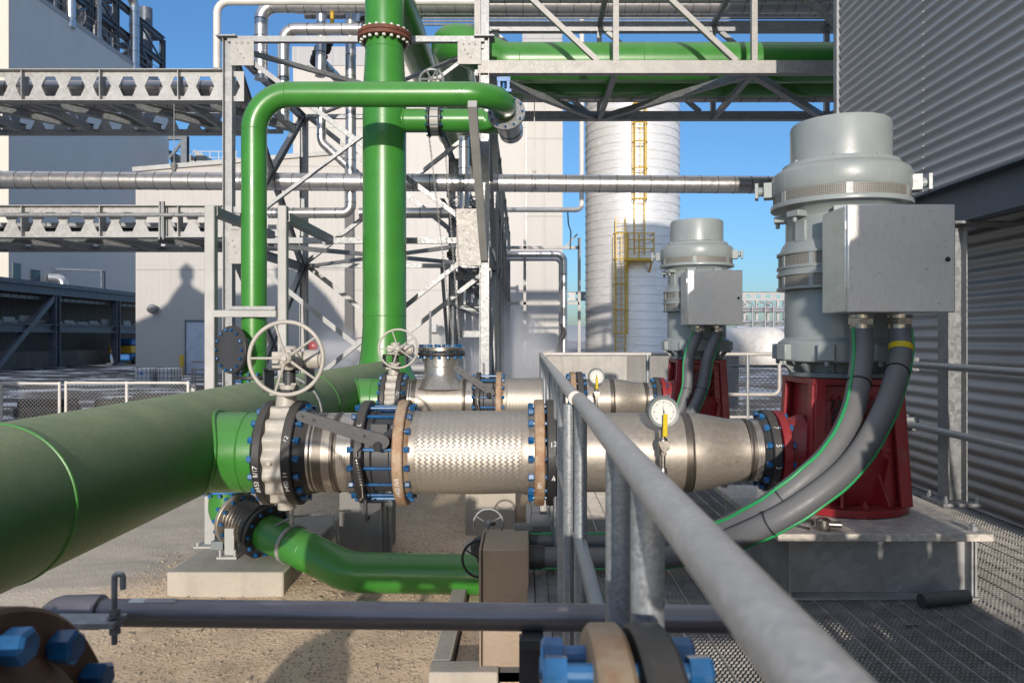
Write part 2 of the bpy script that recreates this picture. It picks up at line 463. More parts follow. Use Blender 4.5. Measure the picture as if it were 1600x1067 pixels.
# ---------------------------------------------------------------- ground
def axis_pts(segs):
    out=[]
    for a,b,n in segs: out+=list(np.linspace(a,b,n,endpoint=False))
    return out+[segs[-1][1]]
gx=axis_pts([(-400,-30,12),(-30,-6,24),(-6,-3.2,28),(-3.2,.6,110),(.6,4,14),(4,40,12),(40,400,10)])
gy=axis_pts([(-200,-10,8),(-10,2.5,20),(2.5,7.2,130),(7.2,12,30),(12,70,30),(70,900,12)])
def gz(x,y):
    n=mnoise.noise(Vector((x*.9,y*.9,3.1)))*.035+mnoise.noise(Vector((x*3.3,y*3.3,1.1)))*.014+mnoise.noise(Vector((x*9,y*9,2.2)))*.006
    return n-.015-.14*max(0,5.5-y)*min(1,max(0,(1.2-x)/1.2))
gv=[(x,y,gz(x,y) if -8<x<6 and 1<y<14 else -.02) for y in gy for x in gx]
nx=len(gx)
gf=[(j*nx+i,j*nx+i+1,(j+1)*nx+i+1,(j+1)*nx+i) for j in range(len(gy)-1) for i in range(nx-1)]
mb=MB(); mb.add(gv,gf)
struct(mb.build('ground',M['sand'],noclean=True,smooth=180))
# loose stones
mb=MB(); rs=random.Random(3)
for i in range(3200):
    y=rs.uniform(2.6,6.5); x=rs.uniform(-3.0,-.1); r=abs(rs.gauss(0,.0055))+.002
    if rs.random()<.012: r*=2.6
    ring=[]
    n=6; z=gz(x,y)
    vs=[]
    for k in range(n):
        a=2*PI*k/n; q=r*rs.uniform(.7,1.3); vs.append((x+q*math.cos(a),y+q*math.sin(a),z-.004))
    for k in range(n):
        a=2*PI*k/n+.3; q=r*rs.uniform(.45,.9); vs.append((x+q*math.cos(a),y+q*math.sin(a),z+r*rs.uniform(.5,1.0)))
    mb.add(vs,[tuple(range(n,2*n))]+[(k,(k+1)%n,n+(k+1)%n,n+k) for k in range(n)])
painted('stone',(.34,.28,.21),.9,var=.3,sc=12,peel=0)
g=mb.build('gravel',M['stone'],smooth=0); g['kind']='stuff'; tag(g,'small loose pebbles scattered on the bare sand','gravel')
mb=MB(); c=P(632,1036,4.15); c.z=gz(c.x,c.y)+.008
mb.add([(c.x-.035,c.y-.03,c.z-.02),(c.x+.04,c.y-.02,c.z-.02),(c.x+.03,c.y+.04,c.z-.02),(c.x-.04,c.y+.03,c.z-.02),(c.x-.02,c.y-.015,c.z+.022),(c.x+.025,c.y-.01,c.z+.014),(c.x+.015,c.y+.02,c.z+.028),(c.x-.03,c.y+.02,c.z+.018)],[(0,3,2,1),(4,5,6,7),(0,1,5,4),(1,2,6,5),(2,3,7,6),(3,0,4,7)])
solo(mb,'rock',M['stone'],'pale angular rock lying alone on the sand left of the concrete kerb','rock',smooth=0)

# ---------------------------------------------------------------- far buildings
# dark clad building on the left, its near front beige and sunlit
t=thing('process_building','tall dark grey clad process building at far left with plant on its roof','building',(-30,44.1,0))
mb=MB(); mb.bb(-30.01,-30.3,44.13,63.9,0,22.7); mb.build('side_wall',M['clad_grey_side'],t)
mb=MB(); mb.bb(-60,-30,44.0,44.12,0,24.0); mb.build('front_wall',M['clad_beige_front'],t)
mb=MB(); mb.bb(-60,-30.31,44.13,63.9,22.3,22.6); mb.build('roof',M['galv_dark'],t)
mb=MB(); mb.bb(-29.98,-30.2,44.15,64,22.7,23.0); mb.build('roof_edge_band',M['clad_grey_front'],t)
for (y0,y1,z0,z1) in ((45.97,46.8,5.05,5.95),(44.35,45.0,5.25,6.2)):
    mb=MB(); mb.bb(-29.97,-30.0,y0-.06,y1+.06,z0-.06,z1+.06); wn=mb.build('window',M['hss_primer'],t)
    mb=MB(); mb.bb(-29.95,-29.965,y0,y1,z0,z1); mb.build('pane',M['glass_dark'],wn)
mb=MB(); mb.tube(fillet([(-29.9,47.5,5.6),(-29.2,47.9,5.6),(-29.2,47.9,4.7)],.35),.28,14); mb.build('gooseneck_duct',M['ss_clad'],t)
mb=MB()
for dy in (0,.35):
    mb.prof((-29.9,48.2+dy,6.2),(-27.6,49.4+dy,6.2),Q_(.09,.12)); mb.prof((-27.6,49.4+dy,6.2),(-27.6,49.4+dy,4.8),Q_(.09,.09))
mb.build('pipe_bracket',M['beam_dark'],t)
# roof plant
X0=-30
t2=thing('conveyor_gallery','dark steel conveyor frame with ducts standing on the tall grey building roof','conveyor',(-31,54,22.7))
mb=MB()
for Yc in (46,49.5,53,56.5,60,63.8):
    for X in (-30.5,-33.5): mb.prof((X,Yc,22.6),(X,Yc,27),I_(.38,.38,.05,.05))
for z in (25.0,27.0):
    for X in (-30.5,-33.5): mb.prof((X,46,z),(X,64,z),I_(.45,.32,.05,.05))
for Yc in (46,53,60):
    mb.prof((-30.5,Yc,25.0),(-30.5,Yc+3.5,22.8),Q_(.2,.2)); mb.prof((-30.5,Yc+3.6,22.8),(-30.5,min(Yc+7,63.8),25),Q_(.2,.2)); mb.prof((-30.5,Yc,26.8),(-30.5,Yc+3.5,25.2),Q_(.12,.12))
    mb.prof((-33.5,Yc,25),(-30.5,Yc,25),Q_(.3,.4)); mb.prof((-33.5,Yc+3.5,27),(-30.5,Yc+3.5,27),Q_(.3,.4))
mb.build('steel_frame',M['beam_dark'],t2)
mb=MB(); mb.clad(fillet([(-30.1,58.4,22.4),(-30.1,58.4,28.1),(-31,54,29.2)],1.2),.36,1.0,18,.02); mb.build('duct',M['ss_clad'],t2)
mb=MB(); mb.clad([(-30.1,50.2,22.4),(-30.1,50.2,30)],.30,1.2,14,.02); mb.build('duct',M['ss_clad'],t2)
mb=MB(); mb.clad([(-30.3,53.8,22.4),(-30.3,53.8,30)],.22,1.2,14,.02); mb.build('duct',M['ss_clad_dull'],t2)
mb=MB(); mb.bb(-33,-30.9,54.6,57.4,23.6,26.6); mb.build('filter_housing',M['ss_clad_dull'],t2)
mb=MB(); mb.lathe([(.3,0),(.45,.2),(1.5,1.8),(1.5,4.2),(1.2,4.5),(.3,4.6)],(-32.3,53.6,23.2),(0,0,1),24); mb.build('cyclone_hopper',M['ss_clad'],t2)
mb=MB(); mb.lathe([(.3,0),(.4,.2),(1.3,1.6),(1.3,4.0),(.3,4.3)],(-32.6,50.1,23.2),(0,0,1),24); mb.build('cyclone_hopper',M['ss_clad_dull'],t2)
mb=MB(); mb.lathe([(.5,0),(.5,6)],(-31.2,62.4,23),(0,0,1),16); mb.build('black_duct',M['beam_dark'],t2)
mb=MB(); mb.tube(fillet([(-31,58,25.2),(-30.8,60,24.8),(-31,62,24.5)],1),.12,8)
mb.build('hose',M['black_rubber'],t2)
mb=MB()
for z in (23.6,24.1): mb.tube([(-30.25,44.3,z),(-30.25,63.8,z)],.03,6)
for k in range(14): mb.tube([(-30.25,44.4+k*1.49,22.9),(-30.25,44.4+k*1.49,24.1)],.03,6)
mb.build('roof_railing',M['galv_dark'],t2)
# low canopy along its wall
t=thing('loading_canopy','dark steel canopy with lit column edges along the grey building wall','canopy',(-27,36,0))
mb=MB(); mb.bb(-30,-26.9,30,62,4.75,4.95); mb.build('roof',M['beam_dark'],t)
mb=MB(); mb.prof((-27,30,4.5),(-27,62,4.5),I_(.5,.35,.05,.05)); mb.prof((-27,30,2.35),(-27,62,2.35),I_(.45,.3,.05,.05)); mb.build('beam',M['beam_dark'],t)
for Yc in (37,43.5,50,56.5):
    mb=MB(); mb.prof((-27,Yc,.15),(-27,Yc,4.24),I_(.42,.42,.05,.05)); mb.bb(-27.4,-26.6,Yc-.4,Yc+.4,-.02,.15); mb.build('column',M['beam_dark'],t)
mb=MB(); mb.prof((-26.98,38.6,.3),(-26.98,43.4,4.2),Q_(.28,.28)); mb.build('brace',M['beam_dark'],t)
mb=MB(); mb.bb(-29.7,-29.9,30,62,1.0,4.7); mb.build('shaded_back_wall',M['clad_dark'],t)  # near-black colour holds the shadow inside the canopy
mb=MB(); mb.bb(-29.6,-29.88,30,62,-.02,.99); mb.build('plinth',M['concrete_grey'],t)
mb=MB(); rs=random.Random(5)
for z in (4.05,2.68): mb.prof((-27.35,31,z),(-27.35,61,z),C_(.18,.1,.02))
for k in range(46):
    y=31+k*.66; mb.bb(-27.42-rs.random()*.4,-27.30,y,y+rs.uniform(.2,.6),4.0,4.13)
    if k%2: mb.bb(-27.36,-27.26,y,y+.9,2.65,2.68+rs.uniform(.1,.35))
mb.build('cable_tray',M['galv_dark'],t)
mb=MB(); mb.bb(-28.6,-27.0,52.0,55.0,.75,1.25); t=solo(mb,'air_compressor',M['yellow'],'blue and yellow wheeled compressor parked under the dark canopy','compressor',origin=(-27.8,53.5,0),bevel=.05)
mb=MB(); mb.bb(-28.55,-27.02,52.05,54.95,.25,.73); mb.bb(-28.5,-27.2,52.4,54.6,1.26,1.75); mb.build('body',M['blue_steel'],t,bevel=.1)
for y in (52.5,54.4):
    mb=MB(); mb.cyl((-27.25,y,.28),(-26.95,y,.28),.28,seg=16); mb.build('wheel',M['black_rubber'],t)

# low cream building
t=thing('low_cream_building','low cream ribbed metal building with roller door in front of the tall one','building',(-15.5,38,0))
mb=MB()
xl,xr=PX(212,38),-9.0
zl,zr=10.2,11.1
mb.add([(xl,38,0),(xr,38,0),(xr,38,zr),(xl,38,zl),(xl,46,0),(xr,46,0),(xr,46,zr),(xl,46,zl)],[(0,1,2,3),(4,7,6,5),(0,3,7,4),(1,5,6,2),(3,2,6,7)])
mb.build('wall',M['clad_cream'],t)
mb=MB(); mb.prof((xl-.1,37.95,zl+.05),(xr,37.95,zr+.05),Q_(.18,.22)); mb.build('eaves_trim',M['hss_primer'],t)
mb=MB(); mb.bb(PX(292,38),PX(334,38),37.93,37.97,0,2.6); mb.build('roller_door',M['door_bluish'],t)
mb=MB(); mb.bb(PX(290,38),PX(292,38)-.005,37.9,37.98,0,2.7); mb.bb(PX(290,38),PX(336,38),37.9,37.98,2.61,2.7); mb.build('door_frame',M['beam_dark'],t)
mb=MB(); c=P(238,483,37.7); mb.lathe([(.05,-.2),(.2,-.15),(.26,.02),(.2,.12)],c,(.3,-.6,-.5),16); mb.box((c.x,37.87,c.z+.1),(.15,.22,.15)); mb.build('wall_lamp',M['galv'],t)
# bollard
mb=MB(); b=P(284,528,37.3); mb.lathe([(.11,0),(.11,.92),(.09,.98),(.02,1.0)],(b.x,37.3,-.02),(0,0,1),14); solo(mb,'bollard',M['yellow'],'yellow steel bollard beside the roller door of the low cream building','bollard')
# tall cream building behind the rack
t=thing('tall_cream_building','tall pale building with panel seams behind the green riser','building',(-5,40,0))
xl,xr=PX(458,40),PX(822,40)
mb=MB(); mb.bb(xl,xr,40,52,-.02,16.2); mb.build('wall',M['clad_panel'],t)
mb=MB(); mb.bb(xl-.05,xr,39.96,52.1,16.2,17.2); mb.build('roof_edge_band',M['clad_grey_front'],t)  # grey band: a guessed cast shadow put into the cladding colour
mb=MB(); mb.bb(xr+.03,PX(879,40),39.9,52,-.02,16.6); mb.build('stair_tower',M['clad_white'],t)
mb=MB(); mb.bb(xr-.03,xr+.05,39.84,39.95,0,16.4); mb.build('downpipe',M['galv_dark'],t)
mb=MB(); mb.bb(xr-.2,PX(880,40),41,52,16.61,18.6); mb.build('plant_room',M['clad_grey_front'],t)
# vents far
for k,(px) in enumerate((276,296,316)):
    Y=66; mb=MB(); x=PX(px,Y); z=PZ(247,Y)
    mb.add([(x-.45,Y,z-.6),(x+.45,Y,z-.6),(x+.45,Y,z+.1),(x-.75,Y,z+.75),(x-.45,Y+1,z-.6),(x+.45,Y+1,z-.6),(x+.45,Y+1,z+.1),(x-.75,Y+1,z+.75)],[(0,1,2,3),(4,7,6,5),(0,4,5,1),(1,5,6,2),(2,6,7,3),(3,7,4,0)])
    mb.bb(x-.4,x-.34,Y,Y+1,PZ(260,Y),z-.6); mb.bb(x+.34,x+.4,Y,Y+1,PZ(260,Y),z-.6)
    solo(mb,'roof_vent',M['galv_dark'],['flared roof exhaust vent nearest the grey building corner','middle one of three flared roof exhaust vents','flared roof exhaust vent at the right end of the row'][k],'vent',group='flared exhaust vents on the far roof',smooth=0)
mb=MB(); Y=67; mb.bb(PX(255,Y),PX(372,Y),Y,Y+8,0,PZ(257,Y)); t=solo(mb,'distant_building',M['clad_white'],'distant pale flat building carrying three roof vents and a railing','building')
mb=MB()
for z in (.55,1.1): mb.tube([(PX(262,Y),Y-.2,PZ(257,Y)+z),(PX(372,Y),Y-.2,PZ(257,Y)+z)],.03,6)
for k in range(9): x=PX(262+k*13.5,Y); mb.tube([(x,Y-.2,PZ(257,Y)),(x,Y-.2,PZ(257,Y)+1.1)],.03,6)
mb.build('railing',M['white_pipe'],t)
mb=MB(); Y=62
mb.prof(P(289,300,Y),P(289,212,Y),I_(.5,.5,.08,.08)); mb.prof(P(262,215,Y),P(292,215,Y),I_(.4,.3,.06,.06)); mb.prof(P(264,248,Y),P(288,218,Y),Q_(.2,.2))
solo(mb,'steel_stub_frame',M['beam_dark'],'small dark braced steel frame at the grey building corner','steel frame',origin=(PX(289,Y),Y,0))

# ---------------------------------------------------------------- silo
YS=45.0; XS=PX(988,YS)*1.0; RS=2.76; ZT=15.9
t=thing('silo','tall shiny metal silo of horizontal courses with yellow ladders','silo',(XS,YS,0))
pr=[]; z=0
while z<ZT-.05:
    pr+=[(RS+.04,z),(RS,z+.47)]; z+=.475
pr+=[(RS,ZT),(RS-.1,ZT+.12),(.6,ZT+1.0),(.02,ZT+1.05)]
mb=MB(); mb.lathe(pr,(XS,YS,-.02),(0,0,1),96); mb.build('shell',M['silo_metal'],t,smooth=12)
mb=MB(); mb.ring((XS,YS,ZT),(0,0,1),RS+.06,RS-.05,.14,96); mb.build('top_rim',M['ss_clad'],t)
mb=MB()
for z in (.55,1.1): mb.torus((XS,YS,ZT+z),(0,0,1),RS-.1,.035,60,6)
for k in range(22):
    a=2*PI*k/22; mb.tube([(XS+(RS-.1)*math.cos(a),YS+(RS-.1)*math.sin(a),ZT),(XS+(RS-.1)*math.cos(a),YS+(RS-.1)*math.sin(a),ZT+1.1)],.03,6)
mb.build('top_railing',M['yellow'],t)
def ladder(px0,px1,z0,z1,cage,out):
    mb=MB(); Yl=YS-RS-out
    x0,x1=PX(px0,Yl),PX(px1,Yl)
    for x in (x0,x1): mb.prof((x,Yl,z0),(x,Yl,z1),Q_(.07,.09))
    n=int((z1-z0)/.3)
    for k in range(n): mb.tube([(x0,Yl,z0+.15+k*.3),(x1,Yl,z0+.15+k*.3)],.018,5)
    xc=(x0+x1)/2; rr=.40
    for cz in cage:
        mb.tube([(xc+rr*math.cos(a),Yl-rr*.2+rr*1.05*math.sin(a),cz) for a in np.linspace(PI+.0-PI*.0,2*PI,12)]+[(xc+rr,Yl,cz)],.04,6)
    if cage:
        for a in np.linspace(PI,2*PI,5):
            mb.prof((xc+rr*math.cos(a),Yl-rr*.2+rr*1.05*math.sin(a),min(cage)),(xc+rr*math.cos(a),Yl-rr*.2+rr*1.05*math.sin(a),max(cage)),Q_(.05,.012))
    for k in range(int((z1-z0)/2)):
        for x in (x0,x1): mb.tube([(x,Yl,z0+1+k*2),(x,YS-RS+.6,z0+1+k*2)],.025,5)
    mb.build('ladder',M['yellow'],t)
ladder(962,977,.2,PZ(340,42),[PZ(p,42) for p in (366,406,445,484,521)],.28)
ladder(991,1007,PZ(398,42),PZ(150,42),[PZ(p,42) for p in (313,265,224,195,165)],.28)
mb=MB(); Yl=YS-RS-.6
x0,x1,zp=PX(979,41.5),PX(1021,41.5),PZ(404,41.5)
mb.bb(x0,x1,YS-RS-1.1,YS-RS+.25,zp-.14,zp)
for z in (.5,1.0,1.35):
    mb.tube([(x0,Yl-.45,zp+z),(x1,Yl-.45,zp+z),(x1,YS-RS+.3,zp+z)],.035,6)
for x in (x0+.05,(x0+x1)/2-.1,x1-.03): mb.tube([(x,Yl-.45,zp),(x,Yl-.45,zp+1.35)],.04,6)
for x in (x0+.1,x1-.1): mb.prof((x,Yl-.3,zp-.1),(x,YS-RS+.3,zp-.8),Q_(.1,.1))
mb.build('platform',M['yellow'],t)

# ---------------------------------------------------------------- pump house with corrugated wall on the right
XW=3.95
PT=.110
t=thing('pump_house','dark corrugated metal pump house along the right side of the deck','building',(XW,0,0))
def corrugate(mb,y0,y1,z0,z1,x,flip=0,amp=.016,pitch=.110,th=.002):
    n=int((z1-z0)/pitch*8); zs=[z0+i*pitch/8 for i in range(n+1)]
    vs=[]
    for z in zs:
        q=x+amp*math.cos(2*PI*z/pitch)
        vs+=[(q,y0,z),(q,y1,z)]
    mb.add(vs,[(2*i,2*i+1,2*i+3,2*i+2) for i in range(n)])
YSEAM=7.45
mb=MB(); corrugate(mb,YSEAM-.03,9.44,0.3,12.0,XW+.004); mb.build('wall_sheet',M['corrugated'],t,noclean=True,smooth=180)
def screws(mb,y,z0,z1,x):
    k=math.ceil(z0/.110)
    while k*.110<z1:
        z=k*.110+.055+(.047); mb.lathe([(.007,0),(.007,.006),(.003,.008)],(x-.016-.001,y,z-.047),(-1,0,0),6); k+=1
mb=MB(); corrugate(mb,-9.0,YSEAM,.3,12.0,XW)
mb.m=1; screws(mb,YSEAM-.02,.5,6,XW-.0)
mb.build('wall_sheet',[M['corrugated'],M['label_white']],t,noclean=True,smooth=60)
mb=MB(); mb.prof((3.53,-9,2.87),(3.53,8.9,2.87),C_(.325,.12,.012),up=(0,0,1)); mb.bb(3.50,XW+.03,-9,8.9,3.035,3.045); mb.build('eaves_beam',M['beam_dark'],t)
mb=MB(); mb.bb(XW-.035,XW+.12,9.44,9.54,3.0,12.05); mb.build('corner_trim',M['galv_dark'],t)
mb=MB(); mb.bb(XW+.03,XW+.13,9.44,9.53,.3,2.95); mb.build('corner_trim',M['galv_dark'],t)
mb=MB(); mb.bb(XW+.14,XW+9,-9,9.4,.1,11.9); mb.build('core',M['clad_dark'],t)
mb=MB(); mb.bb(XW-.03,XW+.13,-9,9.4,.05,.29); mb.build('base_channel',M['galv_dark'],t)
mb=MB(); mb.bb(XW+.5,XW+3.5,2,6,12.0,15); mb.build('shade_block',M['galv'],t)  # unseen block added on the roof to cast shade on the silo
for Yc in (5.95,.0):
    c=MB(); xq=3.38
    c.prof((xq,Yc,.53),(xq,Yc,2.683),I_(.15,.15,.010,.008),up=(1,0,0)); c.bb(xq-.16,xq+.16,Yc-.16,Yc+.16,.505,.53); c.bb(xq-.1,XW-.03,Yc-.12,Yc+.12,2.685,2.705)
    for a in (-.12,.12):
        for b in (-.12,.12): c.lathe([(.016,0),(.016,.03),(.009,.03),(.009,.05)],(xq+a,Yc+b,.53),(0,0,1),6)
    c.build('column',M['galv'],t)
# railing along the wall
t=thing('wall_railing','two galvanized rails on brackets along the corrugated wall','railing',(3.24,6,.5))
for z in (1.58,1.08):
    mb=MB(); mb.tube([(3.22,-1.0,z),(3.22,8.4,z)],.028,16); mb.build('rail',M['rail_galv'],t)
    mb=MB(); mb.bb(3.13,3.31,6.32,6.40,z-.055,z+.055); mb.bb(3.12,3.32,6.405,6.413,z-.07,z+.07); mb.build('bracket',M['galv'],t)

# ---------------------------------------------------------------- deck of serrated grating
ZD=.5
t=thing('grating_deck','serrated steel grating deck between handrail and corrugated wall','deck',(1.8,4,ZD))
xa,xb=.13,3.28
def grating():
    vs=[];fs=[]
    def bar(y,teeth):
        o=len(vs); th=.0032; zb=ZD-.026
        if teeth:
            n=int((xb-xa)/teeth); xs=[];zs=[]
            for i in range(n):
                x=xa+i*teeth
                xs+=[x,x+teeth*.42,x+teeth*.52,x+teeth*.9]; zs+=[ZD,ZD,ZD-.0095,ZD-.0095]
            xs.append(xb);zs.append(ZD)
        else: xs=[xa,xb];zs=[ZD,ZD]
        k=len(xs)
        for x,z in zip(xs,zs): vs.extend([(x,y,z),(x,y+th,z),(x,y,zb),(x,y+th,zb)])
        for i in range(k-1):
            a=o+4*i; b=a+4
            fs.extend([(a,b,b+1,a+1),(a,a+2,b+2,b),(a+1,b+1,b+3,a+3)])
    y=-.6
    while y<9.3:
        bar(y,.020 if 1.4<y<7.4 else 0); y+=.030
    mb=MB(); mb.v=vs; mb.f=fs; mb.mi=[0]*len(fs)
    x=xa+.05
    while x<xb:
        mb.prof((x,-.6,ZD-.005),(x,9.3,ZD-.005),Q_(.006,.011)); x+=.105
    mb.build('grating',M['grating_steel'],t,noclean=True,smooth=0)
grating()
for (x0,x1,y0,y1) in ((.06,.125,-.6,9.36),(xb+.005,xb+.06,-.6,9.36)):
    mb=MB(); mb.bb(x0,x1,y0,y1,ZD-.22,ZD+.004); mb.build('edge_beam',M['galv'],t,bevel=.003)
mb=MB(); mb.bb(.14,3.26,-.55,9.25,.02,.03); mb.build('under_deck_shade',M['crate_dark'],t)  # dark sheet, the shade below the grating put into colour
mb=MB()
for y in (-.2,1.3,2.8,5.3,7.0,8.9): mb.prof((xa,y,ZD-.13),(xb,y,ZD-.13),I_(.19,.1,.01,.008))
mb.build('deck_joist',M['galv_dark'],t)
# toe plate with slot near the box
mb=MB(); mb.bb(.02,.055,3.0,5.9,.2,.506); mb.build('toe_plate',M['galv'],t)
mb=MB()
for y in (-.2,2.8,5.3,8.9):
    for x in (.3,3.3): mb.bb(x-.1,x+.1,y-.1,y+.1,-.02,ZD-.225)
mb.build('deck_stub',M['concrete_grey'],t)

# low rise on the horizon
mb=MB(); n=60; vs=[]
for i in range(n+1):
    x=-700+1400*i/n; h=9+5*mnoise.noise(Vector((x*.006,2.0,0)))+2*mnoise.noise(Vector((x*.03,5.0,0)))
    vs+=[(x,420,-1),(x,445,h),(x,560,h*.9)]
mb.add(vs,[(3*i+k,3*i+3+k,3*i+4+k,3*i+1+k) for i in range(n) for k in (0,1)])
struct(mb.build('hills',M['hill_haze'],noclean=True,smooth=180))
# ---------------------------------------------------------------- deck handrail
t=thing('handrail','thick grey tube handrail running from the camera along the deck edge','handrail',(.19,3,.5))
XA=lambda y: .168+.0055*y
mb=MB(); mb.tube([(XA(.22),.22,1.6),(XA(2.44),2.44,1.6)],.0245,24); mb.sphere((XA(2.44),2.44,1.6),.0245,24); mb.build('top_rail',M['rail_top'],t)
mb=MB(); mb.tube(fillet([(XA(2.47)-.012,2.47,1.603),(.21,9.35,1.6),(.34,9.36,1.603)],.05),.0235,20)
mb.build('top_rail',M['rail_top'],t)
mb=MB(); mb.tube([(XA(2.46),2.46,1.15),(.208,9.33,1.15)],.021,16); mb.build('mid_rail',M['rail_galv'],t)
mb=MB(); mb.tube([(XA(1.42),1.42,1.15),(XA(2.46),2.46,1.15)],.021,16); mb.build('mid_rail',M['rail_galv'],t)
mb=MB(); mb.tube([(XA(.3),.3,1.14),(XA(1.05),1.05,1.14)],.021,16); mb.build('mid_rail',M['rail_galv'],t)
for y in (1.06,1.40,2.40,3.66,4.2,4.9,6.1,7.3,8.5,9.34):
    mb=MB(); x=XA(y) if y<3 else XA(y)-.004
    mb.tube([(x,y,.46),(x,y,1.60)],.024 if y<2 else .021,20)
    if y>2: mb.bb(x-.06,x+.02,y-.05,y+.05,.30,.46)
    mb.build('post',M['rail_galv'],t)
for y in (2.40,):
    mb=MB(); mb.tube([(XA(y)-.03,y+.11,.46),(XA(y)-.03,y+.11,1.58)],.021,20); mb.build('post',M['rail_galv'],t)
t=thing('handrail','pale handrail crossing the far end of the deck behind the second pump','handrail',(1.7,9.36,.5))
mb=MB(); mb.tube(fillet([(.22,9.36,1.40),(.24,9.36,1.6),(3.17,9.36,1.6),(3.17,9.36,1.10),(1.5,9.36,1.10)],.09),.0225,14); mb.build('top_rail',M['rail_top'],t)
mb=MB(); mb.tube([(.24,9.36,1.10),(1.5,9.36,1.10)],.02,12); mb.tube([(.24,9.36,.82),(3.1,9.36,.82)],.02,12); mb.build('mid_rail',M['rail_top'],t)
for px in (1012,1168):
    x=PX(px,9.36); mb=MB(); mb.tube([(x,9.36,.5),(x,9.36,1.6)],.024,14); mb.build('post',M['rail_galv'],t)

# ---------------------------------------------------------------- castellated pipe bridges on the left
def castellated(x0,x1,y,z0,z1,pitch,hx,hh,mat,parent,phase=0,stiff=None,tw=.014,bf=.2,lite=True):
    mb=MB(); zc=(z0+z1)/2; x=x0+phase-pitch
    def ext(poly):
        mb.plate([(a,y-tw/2,b) for a,b in poly],(0,1,0),tw)
    while x<x1:
        L,Rr=x,x+pitch; c=(L+Rr)/2; a=hx; b=hx*.5
        top=[(L,z1-.012),(L,zc),(c-a,zc),(c-b,zc+hh),(c+b,zc+hh),(c+a,zc),(Rr,zc),(Rr,z1-.012)]
        bot=[(L,zc),(L,z0+.012),(Rr,z0+.012),(Rr,zc),(c+a,zc),(c+b,zc-hh),(c-b,zc-hh),(c-a,zc)]
        if Rr>x0 and L<x1: ext(top); ext(bot)
        x+=pitch
    for z in (z0+.006,z1-.006): mb.box(((x0+x1)/2,y,z),(x1-x0,bf,.012))
    if stiff:
        s=x0+stiff[1]
        while s<x1: mb.box((s,y,zc),(.012,bf*.9,z1-z0-.03)); s+=stiff[0]
    return mb.build('castellated_beam',mat,parent,smooth=0)
for (zt,zb,lab,nm) in ((PZ(111,12),PZ(160,12),'upper castellated beam bridge at left above the long silver pipe','a'),(PZ(322,12),PZ(372,12),'lower castellated beam bridge at left below the long silver pipe','b')):
    t=thing('cable_bridge',lab,'pipe bridge',(-8.5,13,zb),'castellated cable bridges at left')
    castellated(-14.5,PX(352,12)-.02,12.0,zb,zt,.41,.145,.155,M['galv_beam'],t,phase=.22,stiff=(1.235,.40))
    castellated(-16,-4.75,13.9,zb,zt,.41,.145,.155,M['galv_dark'],t,phase=.1,stiff=(1.235,.3))
    x=-14.0
    while x<-5.2:
        mb=MB(); mb.prof((x,12.1,zb+.08),(x+1.2,13.8,zb+.08),I_(.14,.12,.01,.01)); mb.build('cross_brace',M['galv_dark'],t)
        mb=MB(); mb.prof((x+1.2,12.1,zb+.06),(x+1.2,13.8,zb+.06),C_(.12,.07,.01)); mb.build('cross_beam',M['galv_dark'],t)
        x+=1.235
    if nm=='a':
        for k in range(3):
            mb=MB(); mb.clad([(-16,12.45+k*.45,zt-.13),(-4.7,12.45+k*.45,zt-.13)],.125,.32,16); u=mb.build('insulated_pipe',M['ss_clad_dull'],None,origin=(-10,12.45+k*.45,zt-.25)); tag(u,['front silver insulated pipe lying inside the upper castellated bridge','middle silver insulated pipe lying inside the upper castellated bridge','rear silver insulated pipe lying inside the upper castellated bridge'][k],'pipe',group='insulated pipes in the upper bridge')
    else:
        mb=MB(); mb.bb(-16,-5,12.5,13.5,zb+.2,zb+.23); mb.bb(-16,-5,12.5,12.52,zb+.2,zb+.32); mb.build('tray',M['galv_dark'],t)
        mb=MB(); zz=PZ(336,11.87); mb.tube([(-15,11.87,zz),(PX(376,11.87),11.87,zz)],.032,12)
        mb.tube([(PX(190,11.87),11.87,zz),(PX(196,11.87),11.87,zz)],.038,12); mb.build('conduit',M['galv'],t)
        mb=MB(); x=PX(253,11.9); mb.bb(x-.03,x-.01,11.85,11.9,zb-.04,zt+.05); mb.bb(x+.03,x+.05,11.85,11.9,zb-.04,zt+.05); mb.bb(x-.0,x+.02,11.86,11.93,zb,zt+.03); mb.build('strut_clamp',M['galv'],t)
t=MB(); zz=PZ(163,11.9); t.tube([(PX(272,11.9),11.9,PZ(264,11.9)),(PX(272,11.9),11.9,zz)],.006,6); t.lathe([(.03,-.1),(.06,0),(.02,.05)],(PX(272,11.9),11.9,PZ(266,11.9)+.08),(0,0,1),10)
solo(t,'pipe_hanger',M['galv'],'thin hanger rod dropping from the upper castellated bridge to the silver pipe','hanger')

# ---------------------------------------------------------------- braced steel rack behind the loop
XL,XR=-4.68,-.62
zA,zB=PZ(68,12),PZ(381,12)
t=thing('pipe_rack','tall braced galvanized steel rack standing behind the green riser','steel frame',(-2.65,14,0))
def member(a,b,poly,mat='galv',up=None,name='brace'):
    mb=MB(); mb.prof(a,b,poly,up=up); return mb.build(name,M[mat],t,smooth=0)
for (x,y) in ((XL,12.0),(XR,12.0),(XL,16.1),(XR,16.1)):
    member((x,y,0),(x,y,zA+.06 if x<-1 else 8.2),I_(.15,.15,.011,.009),'galv' if y<13 else 'galv_dark',up=(1,0,0),name='column')
for y,m_ in ((11.93,'galv'),(16.1,'galv')):
    for z in (zA,zB):
        member((XL,y,z),(XR,y,z),L_(.09,.01),m_,name='beam')
for x in (XL,XR):
    for z in (zA,zB): member((x,12,z),(x,16.1,z),I_(.16,.1,.01,.008),'galv_dark',name='beam')
ang=L_(.075,.009)
yb=11.95
